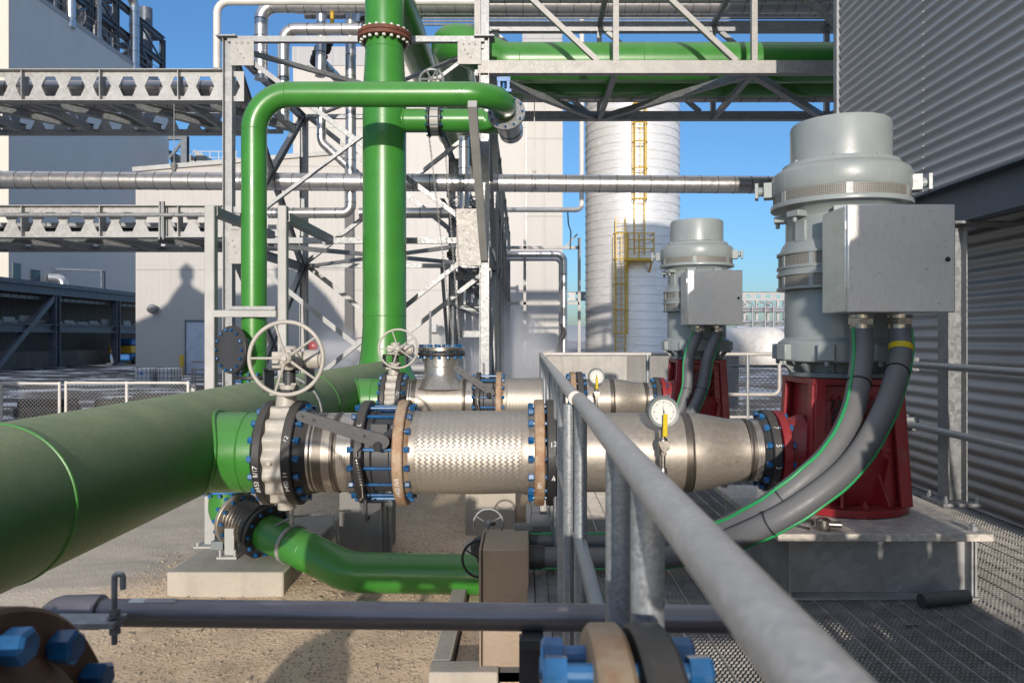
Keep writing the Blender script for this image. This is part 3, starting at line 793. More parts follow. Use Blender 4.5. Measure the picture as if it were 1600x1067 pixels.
member((XL+.1,yb,zA-.15),(XR-.1,yb,zB+.15),ang); member((XR-.1,yb+.03,zA-.15),(XL+.1,yb+.03,zB+.15),ang)
member((XL+.1,yb,zB-.12),(XR-.1,yb,.1),ang); member((XR-.1,yb+.03,zB-.12),(XL+.1,yb+.03,.1),ang)
for z in (zA-.08,zB): 
    member((XL,12,z),(XR,16.1,z),ang); member((XR,12,z-.02),(XL,16.1,z-.02),ang)
for (a,b) in (((XL,12.05,zA),(XL,16,zB)),((XL,16.02,zA),(XL,12.05,zB)),((XL,12.05,zB),(XL,16,.1)),((XL,16.02,zB),(XL,12.05,.1)),((XR,12.05,zB),(XR,16,.1)),((XR,16.02,zB),(XR,12.05,.1)),((XR,12.05,zA),(XR,16,zB))):
    member(a,b,I_(.12,.1,.01,.008),'galv_dark')
member((XL+.05,16.05,zA),(XR,16.05,zB),L_(.1,.01),'galv'); member((XR,16.08,zA),(XL,16.08,zB),L_(.1,.01),'galv')
member((XL+.05,16.05,zB),(XR,16.05,.1),L_(.1,.01),'galv'); member((XR,16.08,zB),(XL,16.08,.1),L_(.1,.01),'galv')
def gusset(x0,x1,z0,z1,y=11.90,bolts=()):
    mb=MB(); mb.bb(x0,x1,y,y+.012,z0,z1)
    for (bx,bz) in bolts: mb.lathe([(.018,0),(.018,.012),(.008,.014),(.008,.022)],(bx,y-.0005,bz),(0,-1,0),6)
    return mb.build('gusset_plate',M['galv_warm'],t,smooth=0)
def gb(x0,x1,z0,z1):
    w_,h_=x1-x0,z1-z0
    return [(x0+w_*q,z1-.05) for q in (.25,.5,.75)]+[(x0+w_*(.3+.13*i),z0+h_*(.62-.16*i)) for i in range(3)]
for (a,b,c_,d_) in ((716,752,68,104),(714,752,328,416)):
    x0,x1,z1,z0=PX(a,12),PX(b,12),PZ(c_,12),PZ(d_,12); gusset(x0,x1,z0,z1,bolts=gb(x0,x1,z0,z1))
for (a,b,c_,d_) in ((364,400,66,106),(362,380,355,413)):
    x0,x1,z1,z0=PX(a,12),PX(b,12),PZ(c_,12),PZ(d_,12); gusset(x0,x1,z0,z1,bolts=gb(x0,x1,z0,z1))
for x in (XL,XR):
    mb=MB(); mb.bb(x-.16,x+.16,11.86,12.16,zA+.065,zA+.085)
    for dx in (-.12,.12): mb.lathe([(.018,0),(.018,.05)],(x+dx,11.9,zA+.06),(0,0,1),6)
    mb.build('cap_plate',M['galv'],t)
member((XL,11.97,zA+.045),(XR,11.97,zA+.045),Q_(.02,.03),'galv_dark',name='beam')

# rack continuing to the rear right
t=thing('rear_pipe_rack','dense dark steel rack receding behind the right column of the braced rack','steel frame',(-1.1,24,0))
for y in (18.5,21,24,27.5,31):
    for x in (-1.75,-.62):
        member((x,y,0),(x,y,6.2),I_(.16,.16,.012,.01),'galv_dark',up=(1,0,0),name='column')
    for z in (1.9,3.3,4.6,6.1): member((-1.75,y,z),(-.62,y,z),I_(.16,.1,.01,.008),'galv_dark',name='beam')
for z in (3.42,4.72,6.2):
    for x in (-1.75,-.62): member((x,16.2,z),(x,31,z),I_(.14,.1,.01,.008),'galv_dark',name='beam')
for (y0,y1) in ((16.2,18.5),(18.5,21),(21,24),(24,27.5),(27.5,31)):
    member((-.62,y0,.1),(-.62,y1,3.3),Q_(.07,.07)); member((-.62,y1,3.35),(-.62,y0,6.1),Q_(.07,.07)); member((-1.75,y1,.1),(-1.75,y0,3.3),Q_(.07,.07),'galv_dark')
rs=random.Random(11)
for z in (2.5,3.55,4.1,4.85):
    mb=MB()
    for x in (-1.65,-1.2,-1.15,-.72): mb.bb(x-.01,x+.01,16.3,31,z,z+.1)
    y=16.4
    while y<31: mb.bb(-1.65,-.72,y,y+.04,z,z+.025); y+=.42
    mb.build('cable_tray',M['galv_dark'],t)
for k in range(5):
    mb=MB(); x=-1.6+k*.2; mb.tube([(x,16.2,3.62+.02*k),(x,31,3.62+.02*k)],.045,8); mb.build('cable',M['black_rubber'],t)

# ---------------------------------------------------------------- truss pipe bridge to the right
t=thing('truss_bridge','galvanized steel truss bridge carrying green pipes at top right','pipe bridge',(1.7,13.3,5.9))
zc=PZ(107,12); zt=zc+1.86; YB=14.6
XE=6.6
member((XR-.1,12,zc),(XE,12,zc),Q_(.14,.2),'galv_warm',name='chord'); member((XR-.1,12,zt),(XE,12,zt),Q_(.14,.2),'galv_warm',name='chord')
member((XR-.1,YB,zc),(XE,YB,zc),Q_(.14,.16),'galv',name='chord'); member((XR-.1,YB,zt-.15),(XE,YB,zt-.15),Q_(.14,.18),'galv',name='chord')
vx=[PX(p,12) for p in (746,962,1178,1394)]
for i,x in enumerate(vx):
    member((x,12,zc+.1),(x,12,zt-.1),Q_(.095,.09),'galv_warm',up=(1,0,0),name='vertical')
    member((x,YB,zc+.08),(x,YB,zt-.24),Q_(.095,.09),'galv',up=(1,0,0),name='vertical')
    member((x,12.05,zc-.05),(x,YB,zc-.05),Q_(.09,.09),'galv',name='cross_beam')
    member((x,12.05,zt),(x,YB,zt-.1),Q_(.09,.09),'galv',name='cross_beam')
    if i:
        member((x-.28,11.99,zc+.1),(vx[i-1]+.15,11.99,zt-.1),Q_(.08,.08),'galv_warm',name='diagonal')
        member((x-.25,YB-.01,zc+.08),(vx[i-1]+.15,YB-.01,zt-.24),Q_(.08,.08),'galv',name='diagonal')
        s=1 if i%2 else -1
        a=(vx[i-1]+.05,12.1,zc-.09); b=(x-.05,YB-.1,zc-.09)
        if s<0: a,b=(vx[i-1]+.05,YB-.1,zc-.09),(x-.05,12.1,zc-.09)
        member(a,b,L_(.11,.01),'galv',name='plan_brace')
# pipes and conduits on the bridge
def pipe(name,mat,pts,r,label,cat='pipe',R_=None,clad=0,group=None,seg=24,origin=None):
    mb=MB(); pp=fillet(pts,R_,10) if R_ else [Vector(p) for p in pts]
    if clad: mb.clad(pp,r,clad,seg)
    else: mb.tube(pp,r,seg)
    return solo(mb,name,M[mat],label,cat,origin=origin,group=group)
yy=14.1
for k,(py,Y,r,lab) in enumerate(((149,14.1,.13,'silver insulated pipe low at the back of the truss bridge'),(8,15.2,.17,'thick silver insulated pipe above the truss bridge top left edge'),(21,15.9,.12,'thinner silver insulated pipe just below the thick one above the bridge'),(-8,13.8,.15,'silver insulated pipe highest over the truss bridge'))):
    z=PZ(py,Y); pipe('insulated_pipe','ss_clad_dull',[(-.2 if k==0 else -4.6,Y,z),(6.8,Y,z)],r,lab,clad=.34,group='insulated pipes on the truss bridge')
for k,py in enumerate((29,34,39)):
    Y=15.0; z=PZ(py,Y); pipe('conduit','galv',[(-2.0,Y,z),(6.8,Y,z)],.022,['topmost of three thin conduits along the truss bridge','middle of three thin conduits along the truss bridge','lowest of three thin conduits along the truss bridge'][k],'conduit',group='thin conduits on the truss bridge',seg=8)
# unseen cutouts added left of the view to shade the far buildings
t=thing('shadow_cutout','unseen cutout panel added outside the left edge of the view, shading the far buildings','building',(-20,5,0))
t['label']='unseen cutout panel added left of the view, shading the low cream building'
def caster(pts,Yf):
    return [((px-CX)/FP*Yf-(Yf-7.5)*math.tan(R(SUN_AZ)),7.5,EYE-(py-CY)/FP*Yf+(Yf-7.5)*math.tan(R(SUN_EL))) for px,py in pts]
c1=caster([(-250,520),(120,520),(212,507),(236,497),(262,478),(272,462),(284,447),(286,438),(281,436),(281,424),(292,415),(303,424),(303,436),(298,440),(302,452),(320,463),(345,452),(372,464),(400,455),(430,448)],38)
mb=MB(); mb.plate([(c1[0][0],7.5,0)]+c1+[(c1[-1][0],7.5,0)],(0,1,0),.8); mb.build('wall',M['clad_cream'],t,smooth=0)
c2=caster([(450,438),(480,440),(500,452),(530,482),(556,520)],40)
mb=MB(); mb.plate([(c1[-1][0]+.02,7.5,0),(c1[-1][0]+.02,7.5,c2[0][2])]+c2+[(c2[-1][0],7.5,0)],(0,1,0),.8); mb.build('cutout_right',M['clad_cream'],t,smooth=0)

# ---------------------------------------------------------------- insulated silver pipes behind and around the rack
pipe('insulated_pipe','ss_clad',[(-16,14.0,PZ(278,14)),(12,14.55,PZ(293,14.55))],.165,'long silver insulated pipe crossing the whole view in front of the silo',clad=.32)
Y=14.4
pipe('insulated_pipe','ss_clad',[P(548,-60,Y),P(548,333,Y),P(420,333,Y)],.1,'silver pipe dropping left of the green riser and turning left',R_=.16,clad=.4)
pipe('insulated_pipe','ss_clad',[P(725,215,Y),P(725,333,Y),P(562,333,Y)],.1,'silver pipe dropping right of the green riser and turning left',R_=.16,clad=.4)
Y=13.2
pipe('insulated_pipe','ss_clad',[P(408,125,Y),P(408,10,Y),P(640,10,Y)],.115,'silver pipe elbow near the white pipe at the top left',R_=.25,clad=.3)
pipe('insulated_pipe','ss_clad',[P(443,190,Y),P(443,46,Y),P(566,46,Y)],.1,'silver pipe looping above the rack top beam to a black valve',R_=.22,clad=.3)
Y=13.9
pipe('insulated_pipe','ss_clad',[P(502,8,Y),P(502,60,Y),P(500,120,Y)],.09,'short silver pipe dropping behind the rack top beam',clad=.35)
pipe('insulated_pipe','ss_clad',[P(559,-30,15),P(559,60,15)],.13,'stout silver pipe beside the green riser top left',clad=.35)
pipe('insulated_pipe','ss_clad',[P(502,170,15),P(502,222,15),P(560,275,15)],.085,'bent silver pipe sloping down behind the rack brace',R_=.2,clad=.35)
pipe('insulated_pipe','ss_clad',[P(500,95,14.5),P(532,128,15.6)],.095,'short sloping silver pipe below black wrapped valves',clad=.3)
pipe('white_pipe','white_pipe',[P(339,108,12.6),P(339,3,12.6),P(760,3,12.6)],.06,'white pipe bending over at the top left above the rack',R_=.2)
for k,(px,py,r,lab) in enumerate(((498,92,.15,'lower black wrapped valve on the sloping silver pipe'),(508,72,.13,'upper black wrapped valve behind the rack top beam'),(567,42,.1,'small black wrapped valve touching the rusty riser flange'))):
    mb=MB(); c=P(px,py,14.3-.8*(k==2)); rs=random.Random(k)
    pr=[(r*.55,-r*1.1),(r*.95,-r*.8),(r,-.1*r),(r*.9,.2*r),(r*1.02,.6*r),(r*.6,r*1.1)]
    mb.lathe(pr,c,(.4,-.6,.5) if k<2 else (1,0,.1),14); mb.lathe([(r*.5,0),(r*.6,r*.7),(r*.35,r*1.2)],c+V(0,0,r*.6),(0,0,1),10)
    solo(mb,'wrapped_valve',M['black_rubber'],lab,'valve')
mb=MB(); mb.lathe([(.035,0),(.035,.2),(.05,.2),(.05,.28),(.025,.3),(.025,.42)],P(519,38,13.2),(0,0,1),12); solo(mb,'relief_valve',M['yellow'],'small brass relief valve standing on the looping silver pipe','valve')
# piping between rack and silo
Y=25.5
pipe('insulated_pipe','ss_clad',[P(780,397,Y),P(881,397,Y),P(881,560,Y)],.115,'silver pipe turning down in front of the white stair tower',R_=.25,clad=.5)
pipe('insulated_pipe','ss_clad',[P(780,405,Y+.6),P(876,405,Y+.6),P(876,560,Y+.6)],.07,'thinner silver pipe turning down just inside the larger one',R_=.2)
pipe('white_pipe','white_pipe',[P(909,-20,Y),P(909,328,Y),P(780,328,Y)],.085,'white pipe dropping between stair tower and silo then turning left',R_=.2)
t=thing('conduit_gantry','pale slender pipe frame standing between stair tower and silo','steel frame',P(862,575,26))
t.location.z=0
for (a,b) in (((820,375),(820,575)),((905,372),(905,575))): member(P(*a,26),P(*b,26),Q_(.1,.1),'hss_primer',name='post')
for py in (387,474): member(P(780,py,26),P(905,py,26),Q_(.1,.1),'hss_primer',name='rail')
member(P(883,386,26),P(902,366,26),Q_(.05,.05),'hss_primer',name='arm')
mb=MB(); mb.tube(fillet([P(887,328,25.9),P(888,350,25.9),P(892,362,25.9),P(891,390,25.9)],.2),.022,6); solo(mb,'hose',M['black_rubber'],'thin black hose hanging from the white pipe by the silo','hose')
for k in range(3):
    mb=MB(); p=P(876+k*3,520+k*4,25.2); mb.tube(fillet([p+V(0,0,.3),p+V(.15*(1-k),-.1,.0),p+V(-.1,.0,-.5),p+V(.05,0,-1.2)],.1),.05,6)
    solo(mb,'cable_bundle',M['black_rubber'],['ragged dark cable loop at left by the silver pipe foot','ragged dark cable loop in the middle by the silver pipe foot','ragged dark cable loop at right by the silver pipe foot'][k],'cable')
# far castellated bridge and misc to the right of the silo
t=thing('far_bridge','small distant castellated beam crossing behind the silo','pipe bridge',P(1000,463,60))
castellated(PX(815,60),PX(1310,60),60,PZ(470,60),PZ(456,60),.8,.2,.15,M['galv_dark'],t,bf=.3)
for px in (880,1165,1226,1300): member(P(px,463,60.2),P(px,565,60.2),Q_(.25,.25),'hss_primer',name='leg')
t=thing('far_rack','pale distant pipework rack between the second pump and the first','steel frame',P(1200,520,56)); t.location.z=0
for py in (482,486,503,514): 
    mb=MB(); mb.tube([P(1150,py,56),P(1330,py,56)],.12 if py!=514 else .3,8); mb.build('pipe',M['ss_clad'],t)
for px in (1163,1182,1200,1215,1232): member(P(px,470,56.3),P(px,575,56.3),Q_(.18,.18),'hss_primer',name='post')
for k,px in enumerate((1176,1196,1209)):
    mb=MB(); mb.tube(fillet([P(px,512,55.5),P(px,474,55.5),P(px-9,472,55.5)],.3),.07,8); mb.build('vent_pipe',M['ss_clad_dull'],t)
mb=MB(); c=P(1206,546,50); mb.lathe([(.05,-1.0),(.7,-.85),(1.25,-.5),(1.5,0),(1.5,7),(1.25,7.5),(.05,8)],c,(-.35,1,0),32); t=solo(mb,'bullet_tank',M['white_pipe'],'white horizontal bullet tank beyond the deck railing','tank',origin=(c.x,53,0))
for q in (.6,5.5):
    mb=MB(); d=V(-.35,1,0).normalized(); p=c+d*q; mb.box((p.x,p.y,.45),(2.2,.5,.95)); mb.build('saddle',M['concrete_grey'],t)
mb=MB(); c=P(1142,536,58); mb.lathe([(.05,-.8),(.9,-.5),(1.2,0),(1.2,6),(.05,6.8)],c,(.3,1,0),24); solo(mb,'bullet_tank',M['hss_primer'],'smaller grey tank partly hidden by the second pump box','tank',origin=(c.x,60,0))
# concrete bund wall behind the deck
t=thing('bund_wall','stained concrete bund wall beyond the far handrail','wall',(3.5,20,0))
x=PX(855,20)
while x<PX(1150,20):
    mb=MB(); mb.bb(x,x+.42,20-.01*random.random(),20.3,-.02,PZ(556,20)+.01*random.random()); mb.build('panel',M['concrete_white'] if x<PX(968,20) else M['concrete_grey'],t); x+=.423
mb=MB(); mb.bb(PX(830,24),PX(862,24),24,24.2,0,1.4); solo(mb,'low_block_wall',M['concrete_white'],'low pale block wall left of the stained bund wall','wall')

# ---------------------------------------------------------------- chain link fences
def chain_fence(x0,x1,y,z0,z1,posts,label,mat='white_pipe',pitch=.075,wire=.0035,rails=(1,),mid=None,rp=.024):
    t=thing('chain_link_fence',label,'fence',((x0+x1)/2,y,0))
    for x in posts:
        mb=MB(); mb.tube([(x,y,-.02),(x,y,z1+.03)],rp*1.15,10); mb.build('post',M[mat],t)
    mb=MB(); mb.tube([(x0,y,z1),(x1,y,z1)],rp,10); mb.build('top_rail',M[mat],t)
    if mid: mb=MB(); mb.tube([(x0,y,mid),(x1,y,mid)],rp,10); mb.build('mid_rail',M[mat],t)
    mb=MB(); h=z1-z0; x=x0-h
    while x<x1:
        for s in (1,-1):
            a,b=(x,z0),(x+h,z1)
            if s<0: a,b=(x,z1),(x+h,z0)
            f0=max(0,(x0-x)/h); f1=min(1,(x1-x)/h)
            if f1>f0:
                p=(a[0]+(b[0]-a[0])*f0,y+s*.004,a[1]+(b[1]-a[1])*f0); q=(a[0]+(b[0]-a[0])*f1,y+s*.004,a[1]+(b[1]-a[1])*f1)
                mb.tube([p,q],wire,4,caps=False)
        x+=pitch
    mb.build('wire_mesh',M['galv_beam'],t); return t
Y=14.5
chain_fence(PX(-420,Y),PX(93,Y),Y,.05,PZ(599,Y),[PX(p,Y) for p in (-420,-280,-140,2,93)],'white framed chain link fence panel at the far left edge')
chain_fence(PX(103,Y),PX(294,Y),Y,.05,PZ(598,Y),[PX(p,Y) for p in (103,198,294)],'white framed chain link fence panel right of the narrow gap')
chain_fence(PX(1140,13),PX(1300,13),13,.02,PZ(572,13),[PX(1245,13)],'grey chain link fence beyond the deck railing between the pumps','galv',pitch=.09)
for k,px in enumerate((302,)):
    mb=MB(); mb.tube([P(px,640,15.2),P(px,602,15.2)],.05,10); solo(mb,'stub_post',M['white_pipe'],'short white stub post just right of the fence panel','post')
# barrier rail by the door
mb=MB(); Y=24
for px in (300,305,320): mb.tube([P(px,575,Y),P(px,628,Y)],.03,8)
for py in (565,577,590): mb.tube([P(300,py,Y),P(330,py,Y)],.03,8)
solo(mb,'barrier_frame',M['galv'],'grey tubular barrier frame left of the white support column','barrier')
# IBC totes
for k in range(2):
    Y=27.5+k*.25; x0=PX(197,27)+k*1.15*.6; x1=x0+.62 if k==0 else x0+.58
    t=thing('ibc_tote',['white caged liquid tote nearer the grey canopy','white caged liquid tote on the right of the pair'][k],'tote',((x0+x1)/2,Y+.5,0),'white totes behind the fence')
    z1=PZ(574,Y)
    mb=MB(); mb.bb(x0+.03,x1-.03,Y+.03,Y+1.0,.16,z1-.04); mb.build('bottle',M['ibc_white'],t,bevel=.05)
    mb=MB()
    for i in range(5):
        x=x0+(x1-x0)*i/4; mb.tube([(x,Y,.1),(x,Y,z1)],.012,6)
    for i in range(4):
        z=.14+(z1-.14)*i/3; mb.tube([(x0,Y,z),(x1,Y,z)],.012,6)
        mb.tube([(x1,Y,z),(x1,Y+1.05,z)],.012,6)
    for i in range(5): mb.tube([(x1,Y+i*.25,.1),(x1,Y+i*.25,z1)],.012,6)
    mb.build('cage',M['galv'],t)
    mb=MB(); mb.bb(x0,x1,Y,Y+1.05,.0,.12); mb.build('pallet',M['hss_primer'],t)
    if k==0: mb=MB(); mb.bb(x0+.24,x0+.36,Y-.016,Y-.013,z1-.25,z1-.17); mb.build('label_plate',M['blue_steel'],t)
# dark stacked pipes behind the fence
rs=random.Random(2)
for k,(px,py,Y,L) in enumerate(((225,640,17.5,1.6),(210,652,17,1.9),(238,628,18.2,1.1),(60,650,17,1.1))):
    mb=MB(); p=P(px,py,Y); zz=max(.1,p.z)
    mb.tube([(p.x-L/2,Y,.11),(p.x+L/2,Y+.5,.11)],.11,12); mb.tube([(p.x-L/2,Y+.26,.11),(p.x+L/2,Y+.7,.11)],.11,12); mb.tube([(p.x-L/2,Y+.14,.30),(p.x+L/2,Y+.6,.30)],.11,12)
    solo(mb,'timber_pile',M['crate_dark'],['dark log pile behind the right end of the fence','longer dark log pile nearest the fence','small dark log pile farthest behind the fence','short dark log pile behind the left fence panel'][k],'pile',group='dark piles behind the fence')
# ---------------------------------------------------------------- bolts, flanges, chalk writing
BOLTM={}
def bolt_mesh(L,r,mat):
    key=(round(L,3),round(r,4),mat)
    if key in BOLTM: return BOLTM[key]
    mb=MB(); mb.cyl((0,0,-L/2-r*.9),(0,0,L/2+r*.9),r*.62,seg=10)
    for s in (-1,1):
        z0=s*L/2; h=r*1.55*s
        mb.lathe([(r*1.12,0),(r*1.18,abs(h)*.85),(r*.9,abs(h))],(0,0,z0),(0,0,s),6)
    me=bpy.data.meshes.new('bolt'); me.from_pydata(mb.v,[],mb.f); me.materials.append(M[mat])
    bm=bmesh.new(); bm.from_mesh(me); bmesh.ops.recalc_face_normals(bm,faces=bm.faces); bm.to_mesh(me); bm.free()
    me.polygons.foreach_set('use_smooth',[True]*len(me.polygons)); me.set_sharp_from_angle(angle=R(32))
    BOLTM[key]=me; return me
def bolts(parent,c,axis,rad,n,L,r=.017,mat='bolt_blue',phase=0.0):
    c=Vector(c); u,v,d=frame(axis); me=bolt_mesh(L,r,mat); pl=wloc(parent)
    for k in range(n):
        a=2*PI*(k+phase)/n
        o=bpy.data.objects.new('bolt',me); COL.objects.link(o); o.parent=parent
        o.location=c+(u*math.cos(a)+v*math.sin(a))*rad-pl
        q=d.to_track_quat('Z','Y'); o.rotation_euler=(q.to_matrix()@Matrix.Rotation((k*1.7)%1.0,3,'Z')).to_euler()
def flange(parent,c,axis,ro,ri,t,mat,hub=0,hubl=.05,name='flange'):
    """slip-on flange ring; hub = +1 or -1 side for the welding neck"""
    mb=MB(); c=Vector(c); d=Vector(axis).normalized()
    pr=[(ri,-t/2),(ro-.006,-t/2),(ro,-t/2+.006),(ro,t/2-.006),(ro-.006,t/2),(ri,t/2)]
    mb.lathe(pr,c,d,56,closed=True)
    if hub: mb.lathe([(ri+.04,t/2-.003),(ri+.025,t/2+hubl*.5),(ri+.006,t/2+hubl),(ri-.01,t/2+hubl),(ri-.01,t/2-.003)],c,d*hub,48,closed=True)
    return mb.build(name,M[mat],parent)
def text_mesh(s,size):
    cu=bpy.data.curves.new('t','FONT'); cu.body=s; cu.size=size; cu.align_x='CENTER'; cu.align_y='CENTER'; cu.offset=.0
    o=bpy.data.objects.new('t',cu); COL.objects.link(o)
    dg=bpy.context.evaluated_depsgraph_get(); me=bpy.data.meshes.new_from_object(o.evaluated_get(dg))
    bpy.data.objects.remove(o); bpy.data.curves.remove(cu)
    bm=bmesh.new(); bm.from_mesh(me); bmesh.ops.triangulate(bm,faces=bm.faces)
    bmesh.ops.subdivide_edges(bm,edges=[e for e in bm.edges if e.calc_length()>size*.12],cuts=2)
    bm.to_mesh(me); bm.free()
    vs=[v.co.copy() for v in me.vertices]; fs=[tuple(p.vertices) for p in me.polygons]; bpy.data.meshes.remove(me)
    return vs,fs
def rim_text(parent,s,x,Yc,zc,r,ang,size,turn=0,mat='chalk'):
    """chalk writing on a flange rim (axis X); ang = angle from -Y up towards +Z; turn=90 reads along the rim"""
    vs,fs=text_mesh(s,size); out=[]; rt=Matrix.Rotation(R(turn),2)
    for v in vs:
        q=rt@v.xy; wob=.0025*math.sin(v.x*160)
        a=R(ang)+(q.y+wob)/r
        out.append((x+q.x,Yc-(r+.0012)*math.cos(a),zc+(r+.0012)*math.sin(a)))
    mb=MB(); mb.add(out,fs); return mb.build('chalk_mark',M[mat],parent,noclean=True,smooth=0)

# ---------------------------------------------------------------- green header with riser
HX,HZ,HR=-2.015,1.136,.311
HA=1.16
t=thing('header_pipe','huge dusty green header pipe running from the lower left into the distance','pipe',(HX,5,0))
RY=10.95; RR=.312
mb=MB(); mb.tube([(HX,2.2,HA),(HX,RY-.05,HA)],HR,72); mb.build('pipe',M['green_dusty'],t)
for y in (2.88,7.0):
    mb=MB(); mb.torus((HX,y,HA),(0,1,0),HR,.007,72,8); mb.build('weld_bead',M['green_paint'],t)
mb=MB(); mb.torus((HX,6.35,HA),(0,1,0),HR+.004,.012,72,8); mb.build('support_strap',M['galv'],t)
mb=MB(); mb.lathe([(HR,0),(HR*.93,.09),(HR*.7,.15),(.02,.18)],(HX,2.2,HA),(0,-1,0),48,caps=False); mb.build('end_cap',M['green_paint'],t)
for yb in (4.4,8.05):
    rb=.232; xe_=-1.486
    mb=MB(); mb.tube([(HX+.12,yb,HZ),(HX+.33,yb,HZ),(xe_-.12,yb,HZ),(xe_,yb,HZ)],[rb,rb,rb,.226],56)
    mb.build('branch_stub',M['green_paint'],t)
    mb=MB(); mb.tube([(HX+math.sqrt(HR**2-(rb*math.sin(a)+HZ-HA)**2)+.002,yb+(rb+.004)*math.cos(a),HZ+(rb+.004)*math.sin(a)) for a in np.linspace(0,2*PI,49)[:-1]],.013,8,caps=False,closed=False); mb.build('weld_bead',M['green_paint'],t)
    mb=MB(); mb.torus((xe_-.11,yb,HZ),(1,0,0),rb-.001,.006,48,6); mb.build('weld_bead',M['green_paint'],t)
# riser
pr=[(HX,RY,HA-.05)]
mb=MB(); mb.lathe([(.48,0),(.43,.10),(.37,.24),(.342,.40),(RR+.012,.62),(RR,.80),(RR,3.0)],(HX,RY,HA+.0),(0,0,1),64); mb.build('riser',M['green_paint'],t)
mb=MB(); zf=PZ(60,RY)
mb.lathe([(RR,3.0),(RR,4.05),(.30,4.35),(.275,4.75),(.268,zf-HA-.05)],(HX,RY,HA),(0,0,1),64); mb.build('riser',M['green_paint'],t)
mb=MB(); mb.torus((HX,RY,PZ(494,RY)),(0,0,1),RR+.001,.006,64,6); mb.build('weld_bead',M['green_paint'],t)
mb=MB(); mb.torus((HX,RY,PZ(80,RY)),(0,0,1),.272,.006,64,6); mb.build('weld_bead',M['green_paint'],t)
f=flange(t,(HX,RY,zf-.03),(0,0,1),.385,.25,.055,'brown_flange'); f2=flange(t,(HX,RY,zf+.03),(0,0,1),.385,.25,.055,'brown_flange')
bolts(f,(HX,RY,zf),(0,0,1),.335,20,.12,.022,'label_white',.5)
mb=MB(); zt_=zf+.9
mb.tube(fillet([(HX,RY,zf+.05),(HX,RY,zt_+.1),(HX+.05,RY+9,zt_+.1)],.62,14),[.27]*99,48) if False else mb.tube(fillet([(HX,RY,zf+.05),(HX,RY,zt_+.1),(HX+.05,RY+9,zt_+.1)],.62,14),.28,48)
mb.build('top_bend',M['green_paint'],t)
# riser side branch with valve
zb=PZ(189,RY); xe=PX(757,RY)
mb=MB(); mb.tube([(HX+.25,RY,zb),(xe,RY,zb)],.168,40); mb.torus((PX(632,RY),RY,zb),(1,0,0),.175,.012,40,8); mb.build('side_branch',M['green_paint'],t)
t=thing('butterfly_valve','dark chain operated valve on the side branch of the riser','valve',(PX(680,RY),RY,zb))
for dx in (-.085,.085):
    f=flange(t,(PX(680,RY)+dx,RY,zb),(1,0,0),.235,.15,.03,'black_flange')
    if dx<0: bolts(f,(PX(680,RY),RY,zb),(1,0,0),.212,12,.21,.014)
mb=MB(); mb.ring((PX(680,RY),RY,zb),(1,0,0),.215,.15,.115,32); mb.tube([(PX(680,RY),RY,zb+.2),(PX(680,RY),RY-.1,zb+.45)],.035,12); mb.box((PX(680,RY),RY-.1,zb+.5),(.16,.2,.14)); mb.build('body',M['valve_beige'],t)
mb=MB(); c=P(674,124,RY-.35); mb.torus(c,(0,1,-.35),.165,.016,32,8)
for k in range(3): mb.tube([c+V(.16*math.cos(PI*k/3),0,.16*math.sin(PI*k/3)),c-V(.16*math.cos(PI*k/3),0,.16*math.sin(PI*k/3))],.012,6)
mb.tube([c,c+V(0,.3,0)],.02,8); mb.build('chain_wheel',M['galv'],t)
def chain(p0,p1,label):
    mb=MB(); p0=Vector(p0);p1=Vector(p1);n=int((p1-p0).length/.034); d=(p1-p0).normalized()
    for i in range(n):
        c=p0+(p1-p0)*(i+.5)/n; s=V(1,0,0) if i%2 else V(0,1,0)
        h=d*.022; q=s*.010
        mb.tube([c-h-q*.3,c-h*.6-q,c+h*.6-q,c+h-q*.0,c+h*.6+q,c-h*.6+q],.0042,5,closed=False)
    solo(mb,'pull_chain',M['galv_warm'],label,'chain')
chain(P(661,130,11.1),P(706,520,11.1),'left strand of the pull chain hanging below the chain wheel')
chain(P(688,130,11.1),P(718,530,11.1),'right strand of the pull chain hanging below the chain wheel')

# second green pipe into the bridge
zg=PZ(97,12.9)
t=thing('green_bridge_pipe','large green pipe lying in the truss bridge, turning back at its left elbow','pipe',(1.5,12.95,zg-.35))
ze=PZ(58,12.7); mb=MB(); mb.tube(fillet([(6.8,12.95,zg),(PX(785,12.95),12.95,zg),(PX(700,12.7),12.7,ze),(PX(700,12.7)-.05,24,ze-.1)],[.6,.62],16),.335,56); mb.build('pipe',M['green_paint'],t)
for px in (812,1002):
    mb=MB(); mb.torus((PX(px,12.95),12.95,zg),(1,0,0),.336,.006,56,6); mb.build('weld_bead',M['green_paint'],t)
mb=MB(); mb.tube([(-.4,13.75,zg-.02),(6.8,13.75,zg-.02)],.30,40); solo(mb,'green_rear_pipe',M['green_paint'],'second green pipe half hidden behind the first one in the truss bridge','pipe')

# ---------------------------------------------------------------- green loop in front of the riser
LY=9.55; lx=PX(397,LY); lz=PZ(148,LY); rx=PX(786,LY); r_=.156
t=thing('loop_pipe','glossy green loop pipe rising at left and crossing in front of the riser','pipe',(lx,LY,0))
mb=MB(); mb.tube(fillet([(lx,LY,.3),(lx,LY,lz),(rx,LY,lz),(rx,RY,lz+.02),(rx-.6,RY,zb)],.46,16),r_,48); mb.build('pipe',M['green_paint'],t)
mb=MB(); mb.torus((lx,LY,PZ(204,LY)),(0,0,1),r_,.004,48,6); mb.build('weld_bead',M['green_paint'],t)
mb=MB(); mb.torus((PX(449,LY),LY,lz),(1,0,0),r_,.004,48,6); mb.build('weld_bead',M['green_paint'],t)
mb=MB(); mb.torus((PX(722,LY),LY,lz),(1,0,0),r_,.004,48,6); mb.build('weld_bead',M['green_paint'],t)
ax=V(.12,1,-.28).normalized(); fc=V(rx+.03,10.15,lz-.06)
